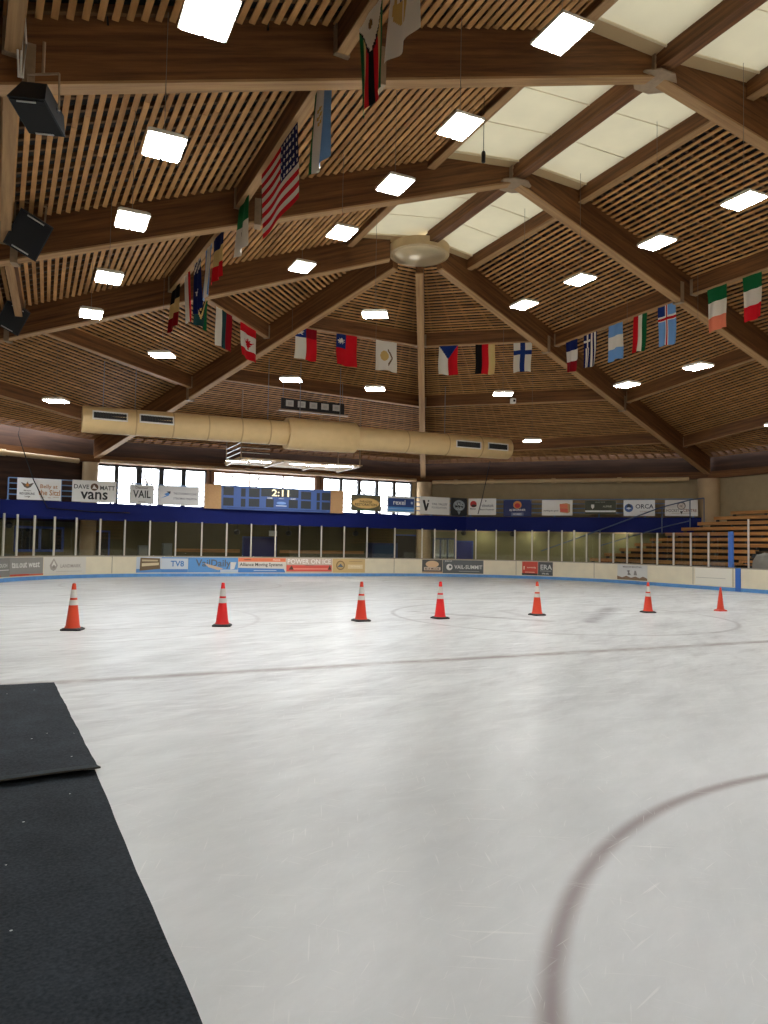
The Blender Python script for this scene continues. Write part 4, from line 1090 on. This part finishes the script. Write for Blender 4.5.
# ------------------------------------------------------------------ duct
DY = 34.0
xa, xb = onY(82, 419, DY), onY(507.5, 449, DY)
e = empty('ventilation_duct', (xa.x, DY, 0), 0, 'long round tan ventilation duct hung below the far roof', 'duct')
LD = xb.x-xa.x; zA, zB = xa.z, xb.z
def dz(x): return zA+(zB-zA)*x/LD
def dseg(x0, x1, r, name, n=32):
    mb = MB(); mb.tube([(x0, 0, dz(x0)), (x0+.02, 0, dz(x0)), (x1-.02, 0, dz(x1)), (x1, 0, dz(x1))], [r*.985, r, r, r*.985], n); return mb.build(name, DUCTM, e, True)
xm0, xm1 = onY(286, 430, DY).x-xa.x, onY(354, 436, DY).x-xa.x
RD = .575
dseg(0, xm0+.1, RD, 'duct_run'); dseg(xm1-.1, LD, RD, 'duct_run'); dseg(xm0, xm1, RD*1.32, 'duct_sleeve')
for px in (135, 172, 207, 240, 268, 405, 445, 478):
    x = onY(px, 430, DY).x-xa.x; mb = MB(); mb.tube([(x-.03, 0, dz(x)), (x+.03, 0, dz(x))], RD+.012, 32); mb.build('duct_band', mat('duct seam', (176, 146, 100), .5), e, True)
for p0, p1 in ((91.5, 126.5), (138, 172), (451, 475.5), (482, 506)):
    x0, x1 = onY(p0, 418, DY).x-xa.x, onY(p1, 418, DY).x-xa.x; xc = (x0+x1)/2; hw = (x1-x0)/2
    if p0 > 480: hw *= .82; xc -= .1
    g = bpy.data.objects.new('air_grille', None); COL.objects.link(g); g.parent = e; g.location = (xc, 0, dz(xc)); g.rotation_euler = (math.radians(-12 if p0 < 300 else 0), 0, 0)
    yy = -RD-.04; hh = .19
    mb = MB()
    mb.box(-hw, yy, -hh, hw, -RD+.06, -hh+.05); mb.box(-hw, yy, hh-.05, hw, -RD+.06, hh); mb.box(-hw, yy, -hh, -hw+.05, -RD+.06, hh); mb.box(hw-.05, yy, -hh, hw, -RD+.06, hh)
    mb.build('grille_frame', OFFW, g)
    mb = MB(); mb.box(-hw+.05, -RD-.0, -hh+.05, hw-.05, -RD+.05, hh-.05)
    for i in range(12):
        x = -hw+.05+(2*hw-.1)*(i+.5)/12; mb.box(x-.012, -RD-.03, -hh+.05, x+.012, -RD, hh-.05)
    mb.build('grille_core', DARKF, g)
for px in (103, 135, 268, 300, 340, 445):
    x = onY(px, 410, DY).x-xa.x; rr = RD*(1.32 if 290 < px < 350 else 1)
    hit = BVH.ray_cast(V((xa.x+x, DY, dz(x)+rr)), V((0, 0, 1)))
    zt = hit[0].z if hit[0] else dz(x)+rr+.8
    mb = MB(); mb.tube([(x, 0, dz(x)+rr-.03), (x, 0, zt)], .018, 6); mb.build('hanger_rod', GREY, e)

# hanging service platform behind the duct
p0, p1 = onY(232, 466, 38.5), onY(352, 462, 38.5)
e = empty('suspended_platform', (p0.x, 38.5, 6.15), 0, 'suspended tan maintenance platform with white lamps, hung behind the duct', 'platform')
Lp = p1.x-p0.x
TANW = wood('platform planks', (150, 118, 80), (206, 176, 130), .5, 4)
for j in range(9):
    mb = MB(); y = -1.5+j*.38; mb.box(.0, y, 0, Lp, y+.27, .05); mb.build('deck_plank', TANW, e)
for x in (.1, Lp*.33, Lp*.66, Lp-.2):
    mb = MB(); mb.box(x, -1.55, -.08, x+.1, 1.9, 0); mb.build('cross_bearer', STEEL, e)
for x in (.1, Lp-.15):
    for y in (-1.45, 1.75):
        hit = BVH.ray_cast(V((p0.x+x, 38.5+y, 6.4)), V((0, 0, 1))); zt = (hit[0].z if hit[0] else 8.5)-6.15
        mb = MB(); mb.tube([(x, y, -.08), (x, y, zt)], .04, 8); mb.build('hanger_post', STEEL, e)
for z in (.3, .55, .8):
    mb = MB(); mb.tube([(.1, -1.45, z), (.1, 1.75, z)], .028, 6); mb.build('guard_bar', LGREY, e)
    mb = MB(); mb.tube([(.1, -1.45, z), (1.6, -1.45, z)], .028, 6); mb.build('guard_bar', LGREY, e)
for x0, x1, y in ((.5, 1.6, -1.7), (2.6, 5.2, -1.75), (-.6, .5, -1.2), (4.6, 6.0, -2.2)):
    mb = MB(); mb.box(x0, y-.1, -.16, x1, y+.1, -.09); mb.build('lamp_tray', HOUS, e)
    mb = MB(); mb.box(x0+.03, y-.08, -.18, x1-.03, y+.08, -.161); mb.build('tube_lamp', LAMP, e, label='lit white lamp under the platform')

# board with five white plaques on the second purlin of the apse
P, Q = PURL['apse', 2]
pc = P.lerp(Q, .42); 
a = onY(281, 405, pc.y-.2); b = onY(344, 410, pc.y-.2); cx = (a.x+b.x)/2; wz = (onY(312, 401, pc.y-.2).z, onY(312, 412, pc.y-.2).z)
e = empty('plaque_board', (cx, pc.y-.2, wz[1]), 0, 'dark board with a row of five small white plaques above the duct', 'board')
w, h = b.x-a.x, wz[0]-wz[1]
mb = MB(); mb.box(-w/2, -.03, 0, w/2, .03, h); mb.build('backing', BLACK, e)
mb = MB(); mb.box(-w/2-.1, -.12, -.07, w/2+.2, .05, 0); mb.build('ledge', STEEL, e)
for j in range(5):
    x = -w/2+w*(.13+.185*j); mb = MB(); mb.box(x-.2, -.05, h*.3, x+.2, -.031, h*.85); mb.build('plaque', mat('plaque white', (206, 206, 202), .5), e)
    mb = MB(); mb.box(x-.1, -.056, h*.42, x+.1, -.051, h*.7); mb.build('plaque_mark', LGREY, e)
for x in (-w/2+.1, w/2-.1):
    hit = BVH.ray_cast(V((cx+x, pc.y-.2, wz[0])), V((0, 0, 1))); zt = hit[0].z if hit[0] else wz[0]+1
    mb = MB(); mb.tube([(x, 0, h), (x, 0, zt-wz[1])], .015, 5); mb.build('hanger_rod', GREY, e)

# ------------------------------------------------------------------ loudspeakers
def speaker(center, rz, tilt, s, label, rollv=0.):
    e = empty('loudspeaker', center, rz, label, 'loudspeaker', 'loudspeakers hung from the left beams')
    Rm = Matrix.Rotation(rollv, 4, 'Y') @ Matrix.Rotation(tilt, 4, 'X')
    T = lambda p: Rm @ V(p)
    mb = MB(); fw, bw, fh, bh, d = .42*s, .28*s, .5*s, .42*s, .5*s
    mb.hexa([T(p) for p in [(-fw, -d/2, -fh), (fw, -d/2, -fh), (bw, d/2, -bh), (-bw, d/2, -bh), (-fw, -d/2, fh), (fw, -d/2, fh), (bw, d/2, bh), (-bw, d/2, bh)]])
    mb.build('cabinet', mat('black speaker paint', (24, 28, 32), .5), e)
    mb = MB(); mb.hexa([T(p) for p in [(-fw+.03, -d/2-.02, -fh+.03), (fw-.03, -d/2-.02, -fh+.03), (fw-.03, -d/2, -fh+.03), (-fw+.03, -d/2, -fh+.03), (-fw+.03, -d/2-.02, fh-.03), (fw-.03, -d/2-.02, fh-.03), (fw-.03, -d/2, fh-.03), (-fw+.03, -d/2, fh-.03)]])
    mb.build('grille', mat('black grille mesh', (12, 12, 13), .8), e)
    for sz in (-1, 1):
        mb = MB()
        mb.tube([T((-.22*s, -d/2-.03, sz*fh*.86)), T((.2*s, -d/2-.03, sz*fh*.86))], .018*s, 6)
        mb.build('edge_strip', mat('speaker pale strip', (200, 200, 196), .4), e)
    mb = MB(); mb.tube([T((bw*.9, .05, -.1*s)), T((bw*1.28, .05, -.1*s))], .07*s, 10); mb.tube([T((-bw*.9, .05, -.1*s)), T((-bw*1.28, .05, -.1*s))], .07*s, 10)
    mb.build('pivot_knob', DGREY, e)
    mb = MB(); top = fh*1.05+.35*s
    for sx in (-1, 1):
        mb.tube([T((sx*bw*1.3, .05, -.1*s)), V((sx*bw*1.3, .05, top-.05))], .025*s, 6)
    mb.tube([(-bw*1.3, .05, top-.05), (bw*1.3, .05, top-.05)], .025*s, 6); mb.tube([(0, .05, top-.05), (0, .05, top+.45)], .035*s, 8)
    mb.build('yoke_bracket', STEEL, e)
def on_beam(k, px, py):
    n0 = NODE[RAF[k][0]]; e_ = RAF[k][1]; d = (e_-n0); d.z = 0; d.normalize(); return onP(px, py, n0, V((-d.y, d.x, 0)))
def before(k, px, py, off):
    n0 = NODE[RAF[k][0]]; e_ = RAF[k][1]; d = (e_-n0); d.z = 0; d.normalize(); n = V((-d.y, d.x, 0))
    if n.y > 0: n = -n
    return onP(px, py, n0+n*off, n)
speaker(before('CL', 40, 108, .6), -.5, 1.3, .7, 'black loudspeaker seen from below at the top left, under the nearest beam', .12)
speaker(before('BL', 30, 234, .85), .1, .55, .98, 'black loudspeaker with white strips, in front of the second beam at left', .42)
speaker(before('A2L', 14, 317, .85), .1, .55, .95, 'black loudspeaker lowest at the left edge, in front of the third beam', .42)
# white cable bundle running up past the first speaker
p = on_beam('CL', 21, 90); q = on_beam('CL', 25, -20)
mb = MB()
for j in range(3):
    o_ = V((j*.03-.03, -.35, 0)); mb.tube([p+o_, p.lerp(q, .3)+o_+V((.03*(j-1), 0, 0)), p.lerp(q, .65)+o_+V((-.02*(j-1), 0, 0)), q+o_], .018, 6)
o = mb.build('cable_bundle', mat('white cable', (214, 210, 200), .5), None, True, None, 'white cable bundle running up the nearest beam above the top left loudspeaker', 'cable')

c = onY(483.5, 157, 14.6)
e = empty('hanging_microphone', c, 0, 'small black microphone hanging on a thin wire in front of the skylight', 'microphone')
mb = MB(); mb.lathe([(.03, -.14), (.05, -.12), (.05, .1), (.03, .14)], 12); mb.build('body', BLACK, e, True)
mb = MB(); mb.tube([(0, 0, .13), (0, 0, 12.6-c.z)], .008, 5); mb.build('wire', BLACK, e)
for pts, lab in ((((93, 0), (93, 9), (107, 14), (108, 25)), 'black cable end zigzagging down the nearest beam above the left lamps'), (((274, 9), (269, 12), (268, 30)), 'short black cable hooked on the nearest beam left of the green striped flag')):
    q = [before('CL', x, y, .2) for x, y in pts]; mb = MB(); mb.tube([p_-q[0] for p_ in q], .018, 6)
    o = mb.build('cable_end', BLACK, None, True, None, lab, 'cable'); o.location = q[0]

# small white sensor boxes under the beams
for k, px, py, lab in (('A1L', 190, 377, 'small white box at the foot of the left hip beam joint'), ('A1R', 513, 401, 'small white box below the lamp under the black red yellow flag')):
    if k == 'A1R':
        P, Q = PURL['apse_right', 2]; dn = (Q-P); dn.z = 0; dn.normalize(); c = onP(px, py, P+V((-.1, -.15, 0)), V((-dn.y, dn.x, 0)))
    else: c = on_beam(k, px, py)+V((-.1, -.2, -.1))
    e = empty('sensor_box', c, 0, lab, 'sensor')
    mb = MB(); mb.box(-.12, -.1, -.13, .12, .1, .13); mb.build('housing', WHITE, e)
    mb = MB(); mb.tube([(0, -.1, 0), (0, -.14, 0)], .06, 12); mb.build('lens', BLACK, e)
    mb = MB(); mb.tube([(0, 0, .13), (0, .12, .5)], .025, 6); mb.build('mount_arm', STEEL, e)

# ------------------------------------------------------------------ bleachers
NR = 10
tier = MB()
for k in range(NR):
    X = 30.6+.555*k; z = 1.3+.31*k; Yf = 35.2-1.16*.555*k*1.0
    Yf = 35.2-(5.9/5.0)*.555*k
    Yn = 24.7 if k < 3 else 3
    lab = 'wooden bleacher bench, %s row up from the rink boards' % (['lowest', 'second', 'third', 'fourth', 'fifth', 'sixth', 'seventh', 'eighth', 'ninth', 'topmost'][k])
    e = empty('bleacher_bench', (X, Yf, z-.42), 0, lab, 'bleacher bench', 'wooden bleacher rows')
    Lb = Yf-Yn
    mb = MB()
    mb.beam((0, 0, .42), (0, -Lb, .42), .27, -.05, 0.0); mb.build('seat_plank', BENCHW, e)
    mb = MB(); mb.beam((-.12, 0, .3), (-.12, -Lb, .3), .03, -.06, .07); mb.build('front_board', BENCHW, e)
    mb = MB(); mb.beam((-.3, 0, .0), (-.3, -Lb, .0), .22, .0, .04); mb.build('foot_board', mat('weathered foot board', (104, 82, 58), .8, 0, .15, 3), e)
    n = int(Lb/2)
    for j in range(n+1):
        y = -.15-(Lb-.3)*j/max(1, n)
        mb = MB(); mb.box(-.1, y-.03, 0, .1, y+.03, .37); mb.build('bracket', DGREY, e)
    tier.box(X-.42, 3, 0, X+.135 if k < NR-1 else 36.3, Yf, max(.05, z-.42))
struct('floor_tier', tier, mat('dark bleacher frame', (52, 46, 40), .9))
# stair handrail along the end of the benches
hp = []
HRAIL = mat('grey blue handrail paint', (74, 90, 118), .4)
e = empty('stair_handrail', (30.2, 35.8, 0), 0, 'blue sloping handrail at the far end of the wooden bleachers', 'handrail')
top = [onP(px, py, V((30.2, 35.8, 0)), V((5.9, 5, 0)).normalized()) for px, py in ((541, 551), (600, 530), (662, 507), (690, 500), (704, 498))]
o0 = V((30.2, 35.8, 0))
top = [p for p in top]
mb = MB(); mb.tube([p-o0 for p in top], .035, 8); mb.build('top_bar', HRAIL, e, True)
mb = MB(); mb.tube([top[1]-o0-V((0, 0, .95)), top[2]-o0-V((0, 0, 1.2)), top[3]-o0-V((0, 0, 1.2))], .03, 8); mb.build('lower_bar', HRAIL, e, True)
for p in top[1:]:
    mb = MB(); mb.tube([p-o0, V((p.x-o0.x, p.y-o0.y, max(0, p.z-1.6)))], .03, 8); mb.build('rail_post', HRAIL, e, True)

# things behind the boards at right
e = empty('penalty_bench', (30.15, 24.15, 0), 0, 'short bench behind the boards beside the tall blue post', 'bench')
mb = MB(); mb.box(-.2, -.45, 1.18, .2, .45, 1.24); mb.build('seat', BENCHW, e)
mb = MB(); mb.box(.16, -.45, 1.3, .2, .45, 1.42); mb.build('backrest', BENCHW, e)
for y in (-.38, .38):
    mb = MB(); mb.box(-.16, y-.04, 0, .16, y+.04, 1.18); mb.build('leg', DGREY, e)
mb = MB()
rnd = random.Random(4); g = {}
for i in range(15):
    for j in range(11):
        u, v = i/14*2-1, j/10*2-1
        zz = 1.75*(1-abs(u)**5)*(1-abs(v)**6)**.5+.05*math.sin(i*1.3)*math.cos(j*1.1)
        g[i, j] = (u*.5, v*.7, max(0, zz))
for i in range(14):
    for j in range(10): mb.face([g[i, j], g[i+1, j], g[i+1, j+1], g[i, j+1]])
o = mb.build('equipment_cover', mat('grey tarp', (118, 116, 108), .8, 0, .15, 3), None, True, None, 'grey tarpaulin covered heap behind the boards at the right edge', 'cover'); o.location = (30.2, 22.95, 0)

# ------------------------------------------------------------------ under the balcony
def wall_thing(name, label, cat, px0, px1, z0, z1, build):
    a, b = onY(px0, 545, 43.9).x, onY(px1, 545, 43.9).x
    e = empty(name, ((a+b)/2, 43.95, z0), 0, label, cat); build(e, b-a, z1-z0); return e
def sdoor(nm, px0, px1, z1, mt, right=False):
    if right:
        P = V((23.7, 44, 0)); n = V((1, 1, 0)).normalized(); a, b = onP(px0, 545, P, n), onP(px1, 545, P, n); rz = -math.pi/4
    else: a, b = onY(px0, 545, 44), onY(px1, 545, 44); rz = 0
    e = bpy.data.objects.new(nm, None); COL.objects.link(e); e.location = ((a.x+b.x)/2, (a.y+b.y)/2, 0); e.rotation_euler = (0, 0, rz); e['kind'] = 'structure'
    w = (b-a).xy.length
    mb = MB(); mb.box(-w/2, -.05, 0, w/2, -.002, z1); mb.build('door_leaf', mt, e)
    mb = MB(); mb.box(-w/2-.09, -.07, 0, -w/2, 0, z1+.09); mb.box(w/2, -.07, 0, w/2+.09, 0, z1+.09); mb.box(-w/2, -.07, z1, w/2, 0, z1+.09); mb.build('door_frame', mat('blue frame paint', (44, 70, 140), .5), e)
    mb = MB(); mb.tube([(w*.38, -.05, 1.0), (w*.38, -.12, 1.0), (w*.26, -.12, 1.0)], .02, 6); mb.build('door_handle', LGREY, e)
sdoor('door_1', 243.5, 275, 2.15, BLUED)
sdoor('door_2', 395, 421, 2.5, mat('dark doorway paint', (30, 26, 22), .7))
sdoor('door_3', 457, 472, 2.15, BLUED, True)
sdoor('door_4', 80, 108, 2.3, mat('dark brown door', (48, 38, 28), .7))
# big blue framed interior window at left (on the 45 degree wall)
nl = V((1, -1, 0)).normalized()
def lwin(px0, px1, z0, z1, nm):
    P = V((2.85, 44, 0)); n = V((-7.5, 13.45, 0)).normalized()
    a, b = onP(px0, 540, P, n), onP(px1, 540, P, n); w = (b-a).xy.length
    e = bpy.data.objects.new(nm, None); COL.objects.link(e); e.location = ((a.x+b.x)/2, (a.y+b.y)/2, z0); e.rotation_euler = (0, 0, math.atan2(7.5, 13.45)); e['kind'] = 'structure'
    h = z1-z0
    mb = MB(); mb.box(-w/2, -.04, 0, w/2, -.002, h); mb.build('window_pane', mat('dark interior glass', (16, 18, 22), .15), e)
    mb = MB()
    for x in (-w/2, 0, w/2): mb.box(x-.06, -.08, -.06, x+.06, 0, h+.06)
    mb.box(-w/2, -.08, -.06, w/2, 0, .06); mb.box(-w/2, -.08, h-.06, w/2, 0, h+.06); mb.build('window_frame', mat('blue frame paint', (44, 70, 140), .5), e)
lwin(15, 62, 1.25, 2.45, 'window_4')
# bright glazed door right of the dark doorway
P = V((23.7, 44, 0)); n = V((1, 1, 0)).normalized()
a, b = onP(433.5, 545, P, n), onP(455, 545, P, n); w = (b-a).xy.length
e = bpy.data.objects.new('door_5', None); COL.objects.link(e); e.location = ((a.x+b.x)/2, (a.y+b.y)/2, 0); e.rotation_euler = (0, 0, -math.pi/4); e['kind'] = 'structure'
mb = MB()
for i in range(4):
    x = -w/2+w*i/3; mb.box(x-.05, -.08, 0, x+.05, -.002, 2.35)
mb.box(-w/2, -.08, 2.3, w/2, -.002, 2.4); mb.box(-w/2, -.08, 0, w/2, -.002, .9); mb.build('door_frame', mat('blue grey frame', (70, 84, 110), .5), e)
mb = MB(); mb.box(-w/2, -.03, .9, w/2, -.004, 2.3); mb.build('door_pane', mat('mirror bright glass', (214, 224, 232), .05, .9), e)

def vend(e, w, h):
    mb = MB(); mb.box(-w/2, -.75, 0, w/2, -.01, h); mb.build('cabinet', mat('vending navy', (40, 56, 96), .5), e)
    mb = MB(); mb.box(-w*.42, -.77, h*.45, w*.42, -.75, h*.93); mb.build('display_front', mat('vending glass', (66, 84, 110), .2), e)
    mb = MB(); mb.box(-w*.3, -.77, .2, w*.3, -.75, .42); mb.build('delivery_flap', BLACK, e)
wall_thing('vending_machine', 'dark blue vending machine under the balcony, left of the dark doorway', 'vending machine', 368, 393, 0, 2.0, vend)
def counter(e, w, h):
    mb = MB(); mb.box(-w/2, -.55, h-.06, w/2, -.02, h); mb.build('bench_top', BENCHW, e)
    n = max(2, int(w/1.5))
    for i in range(n+1):
        x = -w/2+.08+(w-.16)*i/n; mb = MB(); mb.box(x-.05, -.5, 0, x+.05, -.06, h-.06); mb.build('leg', DGREY, e)
    mb = MB(); mb.box(-w/2, -.05, h+.3, w/2, -.02, h+.5); mb.build('backrest', BENCHW, e)
wall_thing('wall_bench', 'long tan bench against the dark wall, right of the blue double door', 'bench', 280, 364, 0, .95, counter)
wall_thing('wall_bench', 'long tan bench against the dark wall, left of the blue double door', 'bench', 174, 240, 0, .95, counter)
def cabinet(e, w, h):
    mb = MB(); mb.box(-w/2, -.5, 0, w/2, -.01, h); mb.build('body', mat('grey locker paint', (118, 120, 112), .5), e)
    for i in (-1, 1):
        mb = MB(); mb.box(min(0, i*w*.47)+.015, -.52, .08, max(0, i*w*.47)-.015, -.5, h-.08); mb.build('door', mat('grey locker door', (128, 130, 122), .5), e)
wall_thing('grey_locker', 'grey two door locker under the balcony beneath the blue arrow banner', 'locker', 162, 171, 0, 1.75, cabinet)
wall_thing('grey_locker', 'grey two door locker beside the dark brown door', 'locker', 138, 147, 0, 1.6, cabinet)
# round black speakers below the balcony
for px, py, lab in ((237, 532, 'left of the blue double door'), (288.5, 533, 'above the right bench'), (355.5, 533.5, 'left of the vending machine'), (9, 525, 'at the far left edge')):
    c = onY(px, py, 42.2 if px > 20 else 41.3)
    e = empty('globe_speaker', c, 0, 'small round black speaker hung under the balcony, '+lab, 'speaker', 'round speakers under the balcony')
    mb = MB(); mb.lathe([(.03, -.16), (.12, -.13), (.17, -.05), (.17, .05), (.1, .13), (.03, .15)], 16); mb.build('globe', BLACK, e, True)
    mb = MB(); mb.tube([(0, 0, .14), (0, 0, 3.15-c.z)], .02, 6); mb.build('stem', BLACK, e)
for px, py, lab in ((463.5, 533, 'over the single blue door'), (512.5, 534, 'in front of the olive wall')):
    P = V((23.7, 44, 0)); n = V((1, 1, 0)).normalized(); c = onP(px, py, P-n*.9, n)
    e = empty('globe_speaker', c, 0, 'small round black speaker hung under the balcony, '+lab, 'speaker', 'round speakers under the balcony')
    mb = MB(); mb.lathe([(.03, -.16), (.12, -.13), (.17, -.05), (.17, .05), (.1, .13), (.03, .15)], 16); mb.build('globe', BLACK, e, True)
    mb = MB(); mb.tube([(0, 0, .14), (0, 0, 3.15-c.z)], .02, 6); mb.build('stem', BLACK, e)
c = onY(273, 533.5, 42.6); e = empty('hanging_sign', c, 0, 'small white sign hung under the balcony above the blue double door', 'sign')
mb = MB(); mb.box(-.24, -.02, -.16, .24, .02, .16); mb.build('face', WHITE, e)
mb = MB(); mb.tube([(-.15, 0, .16), (-.15, 0, 3.15-c.z)], .01, 5); mb.tube([(.15, 0, .16), (.15, 0, 3.15-c.z)], .01, 5); mb.build('hanger_wire', GREY, e)

# unseen fill lamps added so the space under the balcony isn't black
BALFILL = emit_mat('balcony fill light', (1, .95, .82), 30.0); BALFILL2 = emit_mat('dim balcony fill light', (1, .97, .9), 4.0)
for x, y in ((22.5, 42.6), (26.2, 40.6), (28.4, 38.4), (30.4, 36.4), (32.4, 34.4), (4.0, 42.6), (10.5, 42.6), (16.5, 42.6)):
    e = empty('balcony_fill_light', (x, y, 3.15), 0, 'flat fill lamp added under the balcony, out of view', 'fill lamp', 'added fill lamps under the balcony')
    mb = MB(); mb.box(-.25, -.25, -.06, .25, .25, 0); mb.build('housing', HOUS, e)
    mb = MB(); mb.box(-.2, -.2, -.07, .2, .2, -.061); mb.build('diffuser', BALFILL if x > 20 else BALFILL2, e)

# black cables
a, b = onY(24, 452, 40.8), onY(47.5, 508, 40.86)
e = empty('hanging_cable', b, 0, 'black cable slanting across the crest banner down to the navy balcony edge', 'cable')
pts = [a, a.lerp(b, .5)+V((-.1, 0, 0)), b]; c = onY(130, 513, 40.88)
mb = MB(); mb.tube([p-b for p in pts]+[b.lerp(c, .5)-b+V((0, 0, -.05)), c-b], .03, 6); mb.build('cable_run', BLACK, e, True)
mb = MB(); mb.tube([a-b, onY(18, 440, 40.8)-b+V((0, 0, .3)), V((a.x-b.x-.2, 0, 7.6-b.z))], .02, 6); mb.build('cable_drop', BLACK, e, True)
P = V((25.3, 41, 0)); n = V((1, 1, 0)).normalized(); P = P-n*.16
a, b = onP(486, 481, P, n), onP(478, 514, P, n)
e = empty('hanging_cable', b, 0, 'black cable slanting across the white banner with the red cap emblem', 'cable')
mb = MB(); mb.tube([(0, 0, 0), (a-b)*.5+V((.03, 0, 0)), a-b, a-b+V((.3, 0, 1.3))], .028, 6); mb.build('cable_run', BLACK, e, True)

# ------------------------------------------------------------------ light
w = bpy.data.worlds.new('daylight'); SC.world = w; w.use_nodes = True
nt = w.node_tree; bg = nt.nodes['Background']
tc = nt.nodes.new('ShaderNodeTexCoord'); sp = nt.nodes.new('ShaderNodeSeparateXYZ'); nt.links.new(tc.outputs['Generated'], sp.inputs[0])
rp_ = nt.nodes.new('ShaderNodeValToRGB'); rp_.color_ramp.elements[0].color = (.9, .93, .97, 1); rp_.color_ramp.elements[1].color = (.8, .88, 1, 1)
nt.links.new(sp.outputs[2], rp_.inputs[0]); nt.links.new(rp_.outputs[0], bg.inputs[0])
bg.inputs['Strength'].default_value = 13.0
SC.view_settings.view_transform = 'Standard'; SC.view_settings.look = 'None'
SC.view_settings.gamma = 1; SC.view_settings.use_curve_mapping = False
SC.view_settings.exposure = 0.0
cy = SC.cycles
cy.use_denoising = True
try: cy.denoiser = 'OPENIMAGEDENOISE'
except Exception: pass
cy.max_bounces = 8; cy.diffuse_bounces = 5; cy.glossy_bounces = 3; cy.transparent_max_bounces = 12
cy.sample_clamp_indirect = 6
cy.use_light_tree = True
